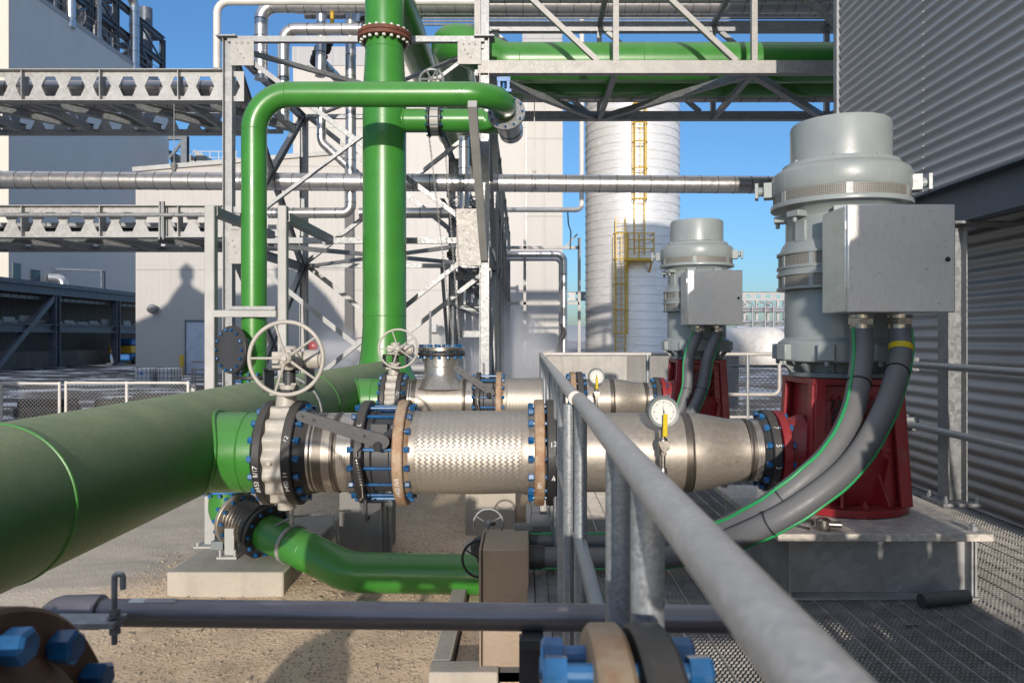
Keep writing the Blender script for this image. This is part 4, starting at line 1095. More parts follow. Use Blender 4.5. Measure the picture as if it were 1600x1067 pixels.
f=flange(t,fc,ax,.255,.16,.04,'galv'); bolts(f,fc,ax,.222,12,.07,.014)
mb=MB(); mb.clad([fc,fc+ax*.5],.17,.25,28,.006); mb.build('spool',M['ss_clad'],t)
zq=PZ(546,LY); c=V(lx,LY,zq); d=V(-.55,-.83,0).normalized()
mb=MB(); mb.tube([c,c+d*.30],.16,32); mb.build('tee',M['green_paint'],t)
c2=c+d*.32
f=flange(t,c2,d,.295,.01,.05,'black_flange',name='blind_flange'); bolts(f,c2,d,.25,14,.08,.017)
mb=MB(); mb.lathe([(.01,0),(.285,0),(.285,.005),(.01,.005)],c2+d*.0255,d,40); mb.build('blind_plate',M['dark_steel'],t)
zq=PZ(589,LY)
f=flange(t,(lx,LY,zq),(0,0,1),.24,.15,.04,'black_flange'); bolts(f,(lx,LY,zq),(0,0,1),.208,12,.08,.016)
# portal that clamps the loop, and the header's own posts
FY=9.42
t=thing('portal_support','two pale square columns with a cross bar clamping the green loop pipe','support',(PX(388,FY),FY,0))
xa1,xb1=PX(330,FY),PX(442.5,FY)
for x,wd in ((xa1,.125),(xb1,.11)):
    mb=MB(); mb.prof((x,FY,.0),(x,FY,PZ(322,FY)),Q_(wd,wd),up=(0,1,0)); mb.build('column',M['hss_primer'],t,bevel=.012)
mb=MB(); zz=PZ(490,9.34); mb.bb(xa1+.062,xb1-.055,9.31,9.39,zz-.045,zz+.042); mb.build('cross_bar',M['hss_primer'],t,bevel=.008)
mb=MB(); zz=PZ(482,9.37); mb.bb(PX(359,9.37),PX(433,9.37),9.29,9.37,zz-.02,zz+.025); mb.tube([(lx+.19*math.cos(a),LY+.19*math.sin(a),zz) for a in np.linspace(-.2,PI+.2,16)],.014,8); mb.build('clamp',M['galv'],t)
for x,pa,pb in ((xa1,337,357),(xb1,346,371)):
    mb=MB(); mb.prof((x+.08,FY,PZ(pa,FY)),(x+.08,11.6,PZ(pa,FY)),L_(.11,.01)); mb.build('bracket_arm',M['galv'],t)
t=thing('header_trestle','pale square posts standing on the pad under the header pipe','support',(-2.2,6.05,.142))
for x,z in ((-2.50,1.2),(-1.93,.80)):
    mb=MB(); mb.prof((x,6.05,.157),(x,6.05,z),Q_(.085,.076),up=(0,1,0)); mb.build('post',M['hss_primer'],t,bevel=.006)
    mb=MB(); mb.bb(x-.1,x+.1,5.95,6.15,.143,.157)
    for a in (-.075,.075): mb.lathe([(.012,0),(.012,.03)],(x+a,5.97,.157),(0,0,1),6)
    mb.build('base_plate',M['hss_primer'],t)
t=MB(); t.prof((PX(738,9.35),9.35,PZ(162,9.35)),(-.62,11.93,3.06),Q_(.115,.115)); solo(t,'support_strut',M['hss_primer'],'long pale square strut rising from the rack column to the loop elbow','support',smooth=0,bevel=.006)
t=MB(); c=P(787,126,9.8); t.box(c,(.17,.12,.055)); t.box(c+V(-.06,0,-.085),(.035,.12,.12)); t.box(c+V(.06,0,-.085),(.035,.12,.12)); t.box(c+V(0,0,-.15),(.2,.14,.035)); t.cyl(c+V(0,0,-.14),c+V(0,0,-.0),.02)
solo(t,'valve_yoke',M['blue_steel'],'small bright blue yoke sitting behind the loop pipe elbow','valve part')

# ---------------------------------------------------------------- pump lines
def handwheel(parent,c,rad,tube,nsp,mat,name='handwheel',axis=(0,-1,0),phase=.35):
    mb=MB(); c=Vector(c); u,v,d=frame(axis)
    mb.torus(c,axis,rad,tube,56,10)
    for k in range(nsp):
        a=2*PI*k/nsp+phase; e=c+(u*math.cos(a)+v*math.sin(a))*rad*.985
        mb.tube([c+d*.0,c+(e-c)*.5+d*.004,e],[tube*.85,tube*.62,tube*.55],8)
    mb.lathe([(tube*2.6,-.03),(tube*2.6,.02),(tube*1.6,.03),(tube*1.1,.031),(tube*1.0,.045)],c,axis,20)
    return mb.build(name,M[mat],parent)
def line(Y,near,far):
    """one discharge line from header to pump; near=True has the layout of the front lines"""
    Z=HZ; r=.228 if far else .205
    wd={0:'behind the camera',1:'front',2:'rear'}[far]
    # butterfly valve
    xv=-1.38
    t=thing('butterfly_valve',f'beige butterfly valve with handwheel on the {wd} pump line' if far else 'beige handwheel valve on the nearest pump line, seen only by its shadow','valve',(xv,Y,Z))
    f1=flange(t,(xv-.080,Y,Z),(1,0,0),.30,.225,.05,'black_flange',hub=-1,hubl=.03); f2=flange(t,(xv+.082,Y,Z),(1,0,0),.30,.225,.055,'black_flange',hub=1,hubl=.06)
    bolts(f2,(xv+.082,Y,Z),(1,0,0),.262,16,.075,.0175); bolts(f1,(xv-.080,Y,Z),(1,0,0),.262,16,.06,.0175,phase=.0)
    mb=MB(); n=128; pts=[]
    vs=[]
    for rr,h in ((.20,-.054),(1,-.054),(1,-.02),(.985,0),(1,.02),(1,.053),(.20,.053)):
        for k in range(n):
            a=2*PI*k/n; q=.2 if rr==.2 else rr*(.272+.014*math.cos(16*a)+.012*(abs(math.sin(a))>.9))
            vs.append((xv+h,Y+q*math.cos(a),Z+q*math.sin(a)))
    mb.add(vs,[(i*n+k,i*n+(k+1)%n,(i+1)*n+(k+1)%n,(i+1)*n+k) for i in range(6) for k in range(n)])
    mb.lathe([(.01,0),(.012,0),(.012,.003),(.01,.003)],(xv-.01,Y-.285,Z-.02),(0,-1,0),12)
    mb.lathe([(.072,.22),(.066,.27),(.058,.31),(.058,.335)],(xv,Y,Z),(0,0,1),28); mb.lathe([(.05,.25),(.05,.33)],(xv,Y,Z),(0,0,-1),20)
    mb.bb(xv-.075,xv+.075,Y-.07,Y+.07,Z+.335,Z+.352)
    mb.build('body',M['valve_beige'],t)
    mb=MB(); b0,b1=xv-.105,xv+.135
    for x_ in (b0,b1): mb.bb(x_-.006,x_+.006,Y-.085,Y+.085,Z+.365,Z+.478)
    mb.bb(b0-.006,b1+.006,Y-.085,Y+.085,Z+.479,Z+.490); mb.bb(b0-.006,b1+.006,Y-.085,Y+.085,Z+.353,Z+.364); mb.build('bracket',M['dark_steel'],t,bevel=.004)
    mb=MB(); mb.cyl((xv+.015,Y,Z+.365),(xv+.015,Y,Z+.478),.036,seg=20); mb.build('stem',M['dark_steel'],t)
    mb=MB(); mb.cyl((xv+.015,Y,Z+.366),(xv+.015,Y,Z+.392),.055,seg=24); mb.bb(xv-.05,xv+.08,Y-.03,Y+.03,Z+.393,Z+.402); mb.build('gland',M['valve_beige'],t)
    mb=MB(); mb.bb(xv-.055,xv+.115,Y-.1,Y+.08,Z+.491,Z+.585); mb.cyl((xv+.115,Y-.02,Z+.54),(xv+.20,Y-.02,Z+.54),.056,seg=24); mb.cyl((xv+.2,Y-.02,Z+.54),(xv+.215,Y-.02,Z+.54),.046,seg=20); mb.lathe([(.055,0),(.055,.02),(.04,.032)],(xv+.02,Y-.01,Z+.585),(0,0,1),20); mb.lathe([(.06,0),(.06,.05),(.035,.06),(.03,.16)],(xv+.05,Y-.1,Z+.54),(.12,-1,.02),24)
    for a in range(6): mb.lathe([(.009,0),(.009,.012)],(xv+.2,Y-.02+.04*math.cos(a),Z+.54+.04*math.sin(a)),(1,0,0),6)
    mb.build('gearbox',M['valve_beige'],t,bevel=.008)
    wc=V(xv+.095,Y-.31,Z+.554)
    mb=MB(); mb.cyl(wc+V(-.03,.2,-.01),wc,.02,seg=14); mb.build('wheel_shaft',M['fitting'],t)
    handwheel(t,wc,.197,.0115,5,'valve_beige',axis=(.05,-1,0),phase=.628)
    if far<2:
        rim_text(f1,'#450  8/17',xv-.080,Y,Z,.30,-22,.038,90); rim_text(f2,'#450  14',xv+.082,Y,Z,.30,-25,.036,90); rim_text(f2,'12',xv+.082,Y,Z,.30,22,.03,60)
    else: rim_text(f2,'12',xv+.082,Y,Z,.30,18,.04,60)
    # stainless spool
    if far==0:
        mb=MB(); mb.tube([(xv-.3,Y,Z),(xv-.10,Y,Z)],.225,40); mb.build('stub_end',M['green_paint'],t)
    xs0,xs1=xv+.105,(-.93 if near else -.50)
    t=thing('spool_pipe',f'stainless pipe spool with weld bands beside the {wd} butterfly valve','pipe',((xs0+xs1)/2,Y,Z-r))
    def sect(parts):
        for a,b,mat in parts:
            mb=MB(); mb.tube([(a,Y,Z),(b,Y,Z)],r,56,caps=False); mb.build('pipe',M[mat],t)
    def bead(xs):
        for x in xs:
            mb=MB(); mb.torus((x,Y,Z),(1,0,0),r,.006,56,6); mb.build('weld_bead',M['ss_dark'],t)
    L=xs1-xs0
    if near:
        sect([(xs0,xs0+.035,'ss_dark'),(xs0+.035,xs0+.10,'ss_ground'),(xs0+.10,xs0+.15,'ss_dark'),(xs0+.15,xs1-.15,'ss_matte'),(xs1-.15,xs1-.11,'ss_dark'),(xs1-.11,xs1,'ss_ground')]); bead([xs0+.085,xs1-.13])
    else:
        sect([(xs0,xs0+.1,'ss_ground'),(xs0+.1,xs0+.15,'ss_dark'),(xs0+.15,xs1-.14,'ss_matte'),(xs1-.14,xs1-.10,'ss_dark'),(xs1-.10,xs1,'ss_ground')]); bead([xs0+.085,xs1-.115])
        # tee with blind flange
        xt=PX(690,Y); mb=MB(); mb.lathe([(.30,.13),(.255,.17),(.215,.22),(.19,.26),(.182,.30),(.182,.50)],(xt,Y,Z),(0,0,1),48); mb.torus((xt,Y,Z+.36),(0,0,1),.182,.005,48,6); mb.build('tee_branch',M['ss_ground'],t)
        fb=flange(t,(xt,Y,Z+.495),(0,0,1),.25,.18,.035,'black_flange',name='flange'); fc=flange(t,(xt,Y,Z+.545),(0,0,1),.25,.004,.04,'fitting',name='blind_flange')
        bolts(fb,(xt,Y,Z+.52),(0,0,1),.225,16,.10,.016)
        mb=MB(); mb.cyl((xt-.12,Y,Z+.56),(xt-.12,Y,Z+.95),.013,seg=8); mb.cyl((xt+.12,Y,Z+.56),(xt+.12,Y,Z+1.0),.013,seg=8); mb.build('drain_rod',M['galv'],t)
    # check valve
    xc=xs1+.14 if near else xs1+.14
    t=thing('check_valve',f'dark check valve with blue studs and lever arm on the {wd} line','valve',(xc,Y,Z))
    fa=flange(t,(xc-.115,Y,Z),(1,0,0),.30,.225,.05,'black_flange',hub=-1,hubl=.03); fb=flange(t,(xc+.10,Y,Z),(1,0,0),.305 if far else .325,.225,.058,'rust_flange' if far else 'corner_rust',hub=1,hubl=.03)
    bolts(fa,(xc-.008,Y,Z),(1,0,0),.265 if far else .28,16,.29,.0165 if far else .02,phase=.5)
    mb=MB(); mb.lathe([(.2,-.088),(.243,-.088),(.243,-.06),(.225,-.05),(.225,.04),(.243,.05),(.243,.07),(.2,.07)],(xc,Y,Z),(1,0,0),48); mb.bb(xc-.05,xc+.04,Y-.25,Y-.2,Z+.06,Z+.19); mb.build('body',M['dark_steel'],t)
    hub=V(xc+.03,Y-.30,Z+.105)
    mb=MB(); mb.cyl(hub+V(.045,.12,.055),hub+V(-.03,-.05,-.03),.026,seg=18); mb.cyl(hub+V(.06,.14,.07),hub+V(.03,.10,.04),.016,seg=12)
    for q in (V(.04,.06,.07),V(.06,.06,.0),V(.0,.06,.07)): mb.lathe([(.012,0),(.012,.012)],hub+q,(0,-1,0),10)
    mb.build('shaft',M['dark_steel'],t)
    tip=hub+V(-.435,-.0,.14) if near else hub+V(-.35,-.02,.25)
    d=(tip-hub).normalized(); u=V(0,-1,0); n_=d.cross(u).normalized()
    pts=[]
    for k in range(9): a=PI/2+PI*k/8; pts.append(tip-d*.0+(-d*math.cos(a-PI)*0)+(n_*math.sin(a)+d*(-math.cos(a)))*.028)
    arc0=[tip+(n_*math.sin(a)+d*math.cos(a))*.029 for a in np.linspace(-PI/2,PI/2,9)]
    arc1=[hub+(n_*math.sin(a)+d*math.cos(a))*.038 for a in np.linspace(PI/2,3*PI/2,9)]
    mb=MB(); mb.plate([p+V(0,-.03,0) for p in arc0+arc1],(0,-1,0),.012)
    mb.build('lever_arm',M['dark_steel'],t)
    mb=MB()
    for f_ in (.02,.16,.78): 
        p=tip+(hub-tip)*f_+V(0,-.0425,0); mb.lathe([(.0095,0),(.0095,.0015)],p,(0,-1,0),14)
    mb.build('lever_hole',M['black_rubber'],t)
    sp=V(xc-.112,Y-.325,Z+.02); mb=MB(); turns=20
    mb.tube([sp+V(.013*math.cos(a),.013*math.sin(a),-.155*a/(2*PI*turns))+V(.03*a/(2*PI*turns),0,0) for a in np.linspace(0,2*PI*turns,turns*10)],.0032,5)
    e=sp+V(.03,0,-.155); mb.tube([e,e+V(.005,0,-.06),e+V(-.012,0,-.075)],.0035,6); mb.tube([sp,sp+V(.0,0,.03),sp+V(.02,.02,.05)],.0035,6); mb.build('spring',M['fitting'],t)
    mb=MB(); b0=V(xc-.06,Y-.285,Z-.235); mb.plate([b0+V(-.045,0,0),b0+V(.075,0,.0),b0+V(.07,0,-.03),b0+V(.0,0,-.075),b0+V(-.02,0,-.075)],(0,1,0),.05); mb.cyl(b0+V(-.01,-.01,-.06),b0+V(-.01,-.01,.02),.009); mb.lathe([(.02,0),(.02,.02),(.004,.035)],b0+V(-.01,.02,-.072),(0,0,-1),6); mb.build('spring_bracket',M['dark_steel'],t)
    if far<2: rim_text(fb,'#450 W8',xc+.10,Y,Z,.305,-32,.036,90); rim_text(fa,'L',xc-.115,Y,Z,.30,38,.03,80)
    # braided hose
    xh0=xc+.155; xh1=xh0+.655
    t=thing('flexible_hose',f'braided stainless flexible hose on the {wd} pump line','hose',((xh0+xh1)/2,Y,Z))
    mb=MB(); mb.lathe([(r-.02,-.012),(r+.012,-.012),(r+.014,.008),(r+.008,.035),(r-.02,.035)],(xh0,Y,Z),(1,0,0),56,closed=True); mb.build('collar',M['ss_matte'],t)
    mb=MB(); mb.lathe([(r-.02,-.035),(r+.008,-.035),(r+.014,-.008),(r+.012,.012),(r-.02,.012)],(xh1,Y,Z),(1,0,0),56,closed=True); mb.build('collar',M['ss_matte'],t)
    mb=MB(); n=40; mb.tube([(xh0+.03+(xh1-xh0-.06)*i/n,Y,Z) for i in range(n+1)],[r+.006+.006*math.sin(PI*i/n) for i in range(n+1)],96,caps=False); mb.build('braid',M['braid'],t)
    mb=MB(); mb.tube([(xh0-.06,Y,Z),(xh0,Y,Z)],r-.005,40); mb.build('stub_end',M['ss_matte'],t)
    mb=MB(); mb.tube([(xh1,Y,Z),(xh1+.07,Y,Z)],r-.005,40); mb.build('stub_end',M['ss_matte'],t)
    fa=flange(t,(xh1+(.070 if far else .084),Y,Z),(1,0,0),.305,.22,.057 if far else .044,'rust_flange')
    # reducer spool with gauge
    xf=xh1+(.143 if far else .138)
    rx0=xf+.03; xrd=.955; xr1=1.335; rp=.178
    t=thing('reducer_pipe',f'stainless reducer pipe leading to the {wd} red pump','pipe',((rx0+xr1)/2,Y,Z-r))
    fb=flange(t,(xf,Y,Z),(1,0,0),.305,.22,.066 if far else .046,'black_flange',hub=1,hubl=.04); bolts(fb,((xf+xh1+.070)/2,Y,Z),(1,0,0),.265,16,.145,.0185)
    if far<2: rim_text(fb,'12',xf,Y,Z,.305,16,.04,0); rim_text(fb,'4',xf,Y,Z,.305,-20,.045,10); rim_text(fa,'8M',xh1+.07,Y,Z,.305,-28,.035,90)
    if far==0: rim_text(fb,'6',xf,Y,Z,.305,58,.06,20)
    for a,b,mat in ((rx0,rx0+.06,'ss_ground'),(rx0+.06,xrd-.05,'ss_matte'),(xrd-.05,xrd,'ss_dark')):
        mb=MB(); mb.tube([(a,Y,Z),(b,Y,Z)],r,56,caps=False); mb.build('pipe',M[mat],t)
    mb=MB(); k=14; mb.tube([(xrd+.0+(xr1-xrd-.06)*i/k,Y,Z+.012*(i/k)) for i in range(k+1)],[r-(r-rp)*(0.5-.5*math.cos(PI*i/k)) for i in range(k+1)],56,caps=False); mb.build('reducer',M['ss_matte'],t)
    mb=MB(); mb.tube([(xr1-.06,Y,Z+.012),(xr1-.02,Y,Z+.012)],rp,48,caps=False); mb.build('pipe',M['ss_dark'],t)
    mb=MB(); mb.tube([(xr1-.02,Y,Z+.012),(xr1+.08,Y,Z+.012)],rp,48,caps=False); mb.build('pipe',M['ss_ground'],t)
    mb=MB(); mb.torus((xrd-.01,Y,Z),(1,0,0),r,.006,56,6); mb.build('weld_bead',M['ss_dark'],t)
    mb=MB(); mb.torus((xr1-.045,Y,Z+.012),(1,0,0),rp,.006,56,6); mb.build('weld_bead',M['ss_dark'],t)
    fp=flange(t,(xr1+.075,Y,Z+.012),(1,0,0),.235,.17,.05,'black_flange',hub=-1,hubl=.035); bolts(fp,(xr1+.10,Y,Z+.012),(1,0,0),.207,12,.11,.0165,phase=.5)
    if far<2:
        rim_text(fp,'5',xr1+.075,Y,Z+.012,.235,14,.045,-90); rim_text(fp,'3',xr1+.075,Y,Z+.012,.235,-16,.045,-90); rim_text(fp,'1',xr1+.075,Y,Z+.012,.235,-42,.04,-90); rim_text(fp,'7',xr1+.075,Y,Z+.012,.235,40,.04,-90)
    # pressure gauge
    gx_=.735; gy=Y-.42; gzc=Z+.277
    t=thing('pressure_gauge',f'round dial pressure gauge with yellow handle on the {wd} reducer pipe','gauge',(gx_,gy,gzc-.35))
    mb=MB(); mb.lathe([(.066,.028),(.080,.030),(.082,.02),(.082,-.03),(.06,-.04),(.01,-.042)],(gx_,gy,gzc),(0,-1,0),48,caps=False); mb.build('case',M['motor_dark'],t)
    mb=MB(); mb.lathe([(.067,.022),(.0,.0221)],(gx_,gy,gzc),(0,-1,0),48,caps=False); dl=mb.build('dial',M['label_white'],t,smooth=0)
    mb=MB()
    for k in range(31):
        a=R(225-270*k/30); r0=.050 if k%5 else .044
        p=V(math.cos(a),0,math.sin(a)); q=V(-math.sin(a),0,math.cos(a))*.0009*(1 if k%5 else 1.7); b=V(gx_,gy-.0232,gzc)
        mb.add([b+p*r0+q,b+p*r0-q,b+p*.056-q,b+p*.056+q],[(0,1,2,3)])
    b=V(gx_,gy-.0245,gzc); mb.add([b+V(-.003,0,-.012),b+V(.003,0,-.012),b+V(-.006,0,.045)],[(0,1,2)]); mb.lathe([(.005,0),(.005,.002)],b,(0,-1,0),12)
    mb.build('needle',M['black_rubber'],dl,smooth=0)
    mb=MB(); x=gx_; mb.cyl((x,gy,gzc-.08),(x,gy,gzc-.14),.012,seg=12); mb.lathe([(.02,0),(.026,.01),(.026,.05),(.02,.06)],(x,gy,gzc-.20),(0,0,1),16); mb.cyl((x,gy-.01,gzc-.17),(x,gy-.05,gzc-.17),.014,seg=10)
    mb.cyl((x,gy,gzc-.20),(x,gy,gzc-.31),.0135,seg=14); mb.lathe([(.019,0),(.019,.03)],(x,gy,gzc-.23),(0,0,1),6); mb.lathe([(.02,0),(.022,.012),(.022,.03),(.018,.04)],(x,gy,gzc-.335),(0,0,1),16); mb.sphere((x,gy,gzc-.332),.023,12); mb.cyl((x,gy,gzc-.33),(x-.025,Y-r*.95,gzc-.32),.015,seg=12); mb.lathe([(.035,0),(.03,.015)],(x-.025,Y-r*.96,gzc-.32),(.06,-1,0),16)
    mb.build('valve_stem',M['fitting'],t)
    mb=MB(); mb.plate([(x-.013,gy-.055,gzc-.125),(x+.013,gy-.055,gzc-.125),(x+.009,gy-.075,gzc-.005),(x-.012,gy-.075,gzc-.005)],(0,-1,0),.006); mb.build('handle',M['tape_yellow'],t,bevel=.002)
    mb=MB(); mb.plate([(x-.032,gy-.045,gzc-.15),(x+.032,gy-.045,gzc-.15),(x+.026,gy-.045,gzc-.19),(x,gy-.045,gzc-.215),(x-.02,gy-.045,gzc-.19)],(0,-1,0),.006); mb.build('lock_plate',M['fitting'],t)
line(.90,True,0); line(4.4,True,1); line(8.05,False,2)

# ---------------------------------------------------------------- vertical pumps
PXC=1.845
def pump(Yc,which):
    lab={0:'grey and red vertical pump behind the camera, seen only by its shadow',1:'large grey motor on red vertical pump nearest the corrugated wall corner',2:'smaller looking grey motor on red vertical pump in front of the silo'}[which]
    t=thing('vertical_pump',lab,'pump',(PXC,Yc,.83))
    B=(PXC,Yc,0); L=lambda mb,pr,seg=72: mb.lathe(pr,B,(0,0,1),seg)
    mb=MB(); L(mb,[(.262,2.80),(.277,2.81),(.277,3.015),(.270,3.035),(.255,3.035),(.25,2.98),(.02,2.98)]); mb.build('fan_cowl',M['motor_grey'],t)
    mb=MB(); L(mb,[(.20,2.80),(.32,2.80),(.325,2.785),(.33,2.775),(.352,2.765),(.372,2.75),(.378,2.735),(.378,2.645),(.37,2.63),(.30,2.63)],96)
    for k in range(2):
        a=PI*(-.10+k); d=V(math.cos(a),math.sin(a),0); q=V(-d.y,d.x,0); c=V(PXC,Yc,2.675)+d*.37
        mb.prof(c-d*.02,c+d*.055,Q_(.10,.09)); mb.cyl(c+d*.04,c+d*.105,.028,seg=16); mb.prof(c+d*.085,c+d*.105,Q_(.09,.09))
    for k in range(8):
        a=2*PI*k/8+.3; d=V(math.cos(a),math.sin(a),0); mb.prof(V(PXC,Yc,2.655)+d*.377,V(PXC,Yc,2.74)+d*.377,Q_(.004,.004)); mb.lathe([(.010,0),(.010,.014)],V(PXC,Yc,2.80)+d*.302,(0,0,1),6)
    mb.build('top_bracket',M['motor_grey'],t,bevel=.006)
    mb=MB(); L(mb,[(.372,2.632),(.372,2.575)],96); 
    mb.v=[v for v in mb.v]; mb.build('air_grille',M['mesh_band'],t)
    mb=MB(); L(mb,[(.30,2.574),(.384,2.574),(.388,2.565),(.386,2.548),(.35,2.545),(.31,2.515),(.30,2.49)],96)
    for k in range(6):
        a=2*PI*k/6+.25; d=V(math.cos(a),math.sin(a),0); c=V(PXC,Yc,2.605)+d*.371; mb.prof(c-V(0,0,.03),c+V(0,0,.03),Q_(.035,.012),up=d)
    mb.build('grille_ring',M['motor_grey'],t)
    mb=MB(); L(mb,[(.30,2.53),(.302,2.40),(.302,2.36),(.318,2.34),(.335,2.30),(.345,2.285)],96)
    for k in range(8):
        a=2*PI*k/8+.42; d=V(math.cos(a),math.sin(a),0); c=V(PXC,Yc,2.50)+d*.32; mb.prof(c-d*.03,c+d*.045,Q_(.09,.035)); mb.lathe([(.014,0),(.014,.03)],c+V(0,0,-.018)+d*.025,(0,0,-1),6)
    for a0 in (PI*1.14,PI*1.62):
        d=V(math.cos(a0),math.sin(a0),0); c=V(PXC,Yc,2.405)+d*.305; mb.prof(c-V(0,0,.06),c+V(0,0,.06),Q_(.075,.02),up=d)
    mb.build('motor_body',M['motor_grey'],t,bevel=.004)
    mb=MB(); L(mb,[(.342,2.284),(.342,2.085)],96); mb.build('air_grille',M['mesh_band'],t)
    mb=MB()
    for z in (2.285,2.205,2.165,2.085): mb.ring((PXC,Yc,z),(0,0,1),.352,.30,.014,96)
    mb.ring((PXC,Yc,2.185),(0,0,1),.345,.30,.034,96)
    for k in range(10):
        a=2*PI*k/10+.1; d=V(math.cos(a),math.sin(a),0)
        for z in (2.245,2.125): c=V(PXC,Yc,z)+d*.342; mb.prof(c-V(0,0,.037),c+V(0,0,.037),Q_(.028,.008),up=d)
    mb.build('grille_ring',M['motor_grey'],t)
    mb=MB(); L(mb,[(.30,2.08),(.308,2.06),(.308,1.80),(.33,1.785),(.345,1.775),(.345,1.67),(.335,1.665),(.25,1.665)],96)
    for k in range(8):
        a=2*PI*k/8+.2; d=V(math.cos(a),math.sin(a),0); c=V(PXC,Yc,1.72)+d*.345
        mb.prof(c-d*.02,c+d*.035,Q_(.09,.09)); mb.lathe([(.014,0),(.014,.03)],c+V(0,0,-.045)+d*.012,(0,0,-1),6)
    mb.build('motor_body',M['motor_grey'],t,bevel=.005)
    mb=MB(); L(mb,[(.24,1.664),(.24,1.605)],48)
    for k in range(12):
        a=2*PI*k/12; d=V(math.cos(a),math.sin(a),0); mb.prof(V(PXC,Yc,1.66)+d*.31,V(PXC,Yc,1.61)+d*.265,Q_(.02,.04))
    L(mb,[(.1,1.604),(.285,1.604),(.285,1.58),(.1,1.58)]); mb.build('motor_adapter',M['motor_dark'],t)
    # red discharge head
    zt,zb=1.575,.875; a,b=.238,.272
    mb=MB()
    for i in range(4):
        for s in (-1,1):
            A=Matrix.Rotation(i*PI/2,3,'Z')
            p0=A@V(s*(b-.03),-b,0); p1=A@V(s*(a-.03),-a,0)
            mb.prof(V(PXC,Yc,zb)+p0,V(PXC,Yc,zt)+p1,Q_(.06,.03),up=(A@V(0,-1,0)))
    mb.prof((PXC,Yc,zt-.035),(PXC,Yc,zt),Q_(2*a+.03,2*a+.03),up=(0,1,0)); L(mb,[(.1,.832),(.36,.832),(.36,.872),(.30,.878),(.1,.878)],56)
    # tapered inner shell with window recess
    A0,B0=a-.035,b-.045
    for i in range(4):
        A=Matrix.Rotation(i*PI/2,3,'Z')
        def q(s,f):  # s -1..1, f 0 bottom..1 top
            hw=B0+(A0-B0)*f; return V(PXC,Yc,zb+(zt-.04-zb)*f)+A@V(s*hw,-hw,0)
        if i%2==0:
            quads=[((-1,0),(1,0),(1,.44),(-1,.44)),((-1,.44),(-.64,.44),(-.64,.88),(-1,.88)),((.64,.44),(1,.44),(1,.88),(.64,.88)),((-1,.88),(1,.88),(1,1),(-1,1))]
        else: quads=[((-1,0),(1,0),(1,1),(-1,1))]
        for qd in quads: mb.plate([q(*p) for p in qd],A@V(0,1,0),.012)
    # gussets at the foot
    for k in range(8):
        an=2*PI*k/8+.39; d=V(math.cos(an),math.sin(an),0)
        mb.plate([V(PXC,Yc,.876)+d*.24,V(PXC,Yc,.876)+d*.345,V(PXC,Yc,.90)+d*.345,V(PXC,Yc,1.12)+d*.24],V(-d.y,d.x,0),.018)
        mb.lathe([(.022,0),(.022,.03),(.013,.03),(.013,.045)],V(PXC,Yc,.873)+V(math.cos(an+.39),math.sin(an+.39),0)*.328,(0,0,1),6)
    # nozzle
    mb.lathe([(.21,0),(.19,.05),(.178,.12),(.172,.2),(.172,.30)],(PXC-.235,Yc,HZ+.012),(-1,0,0),48)
    mb.lathe([(.17,-.025),(.228,-.025),(.232,-.02),(.232,.02),(.228,.025),(.17,.025)],(1.335+.135,Yc,HZ+.012),(1,0,0),56,closed=True)
    mb.lathe([(.24,.0),(.25,.02),(.27,.25),(.22,.32)],(PXC+.02,Yc,.878),(0,0,1),40)
    mb.build('discharge_head',M['pump_red'],t,bevel=.004)
    mb=MB(); L(mb,[(.12,.9),(.12,1.56)],24); mb.build('shaft_sleeve',M['motor_dark'],t)
    mb=MB(); yy_=Yc-.214
    hw=.14
    for k in range(-9,10):
        for s in (1,-1):
            x0=k*.045; p=[];
            for f in (0,1):
                p.append((x0+s*f*.30*.62,f))
            (xa_,fa_),(xb_,fb_)=p
            # clip to window
            ts=[0,1]
            dx=xb_-xa_
            t0=max(0,min((-hw-xa_)/dx,(hw-xa_)/dx)); t1=min(1,max((-hw-xa_)/dx,(hw-xa_)/dx))
            if t1>t0: mb.tube([(PXC+xa_+dx*q_,yy_-.012*(1-q_),1.175+.305*q_) for q_ in (t0,t1)],.004,5)
    mb.build('guard_mesh',M['pump_red'],t)
    # junction box
    x0,x1,y0,y1,z0,z1=1.605,2.146,Yc-.65,Yc-.34,1.930,2.461
    mb=MB(); mb.bb(x0,x1,y0+.022,y1,z0,z1); jb=mb.build('junction_box',M['ss_box'],t,bevel=.006)
    mb=MB(); mb.bb(x0+.004,x1,y0,y0+.019,z0-.004,z1+.003); dr=mb.build('door',M['ss_box'],jb,bevel=.007)
    mb=MB(); mb.lathe([(.0125,0),(.0125,.004),(.009,.006)],(x1-.04,y0-.0005,z0+.26),(0,-1,0),18); mb.build('lock',M['black_rubber'],jb)
    mb=MB(); mb.bb(x0-.006,x0+.001,y0+.008,y0+.022,z0+.08,z0+.12); mb.bb(x0-.006,x0+.001,y0+.008,y0+.022,z1-.12,z1-.08); mb.build('hinge',M['ss_box'],jb)
    mb=MB(); mb.bb(x0+.06,x1-.06,y1+.002,Yc-.26,z0+.08,z1-.05); mb.build('box_bracket',M['motor_dark'],t)
    for xq in (1.736,1.930):
        mb=MB(); mb.lathe([(.062,0),(.062,.018)],(xq,Yc-.52,z0-.028),(0,0,1),24); mb.lathe([(.068,0),(.068,.03)],(xq,Yc-.52,z0-.06),(0,0,1),6); mb.lathe([(.058,0),(.058,.02)],(xq,Yc-.52,z0-.08),(0,0,1),24); mb.build('cable_gland',M['fitting'],t)
    # pump base of galvanized beams
    b=thing('pump_skid',{0:'galvanized pump base behind the camera, seen only by its shadow',1:'galvanized plate pump base under the larger red pump, mottled by shadows',2:'galvanized plate pump base under the farther red pump'}[which],'machine base',(1.79,Yc-.05,ZD),'galvanized pump bases')
    X0,X1,Y0,Y1=1.262,2.335,Yc-.655,Yc+.6
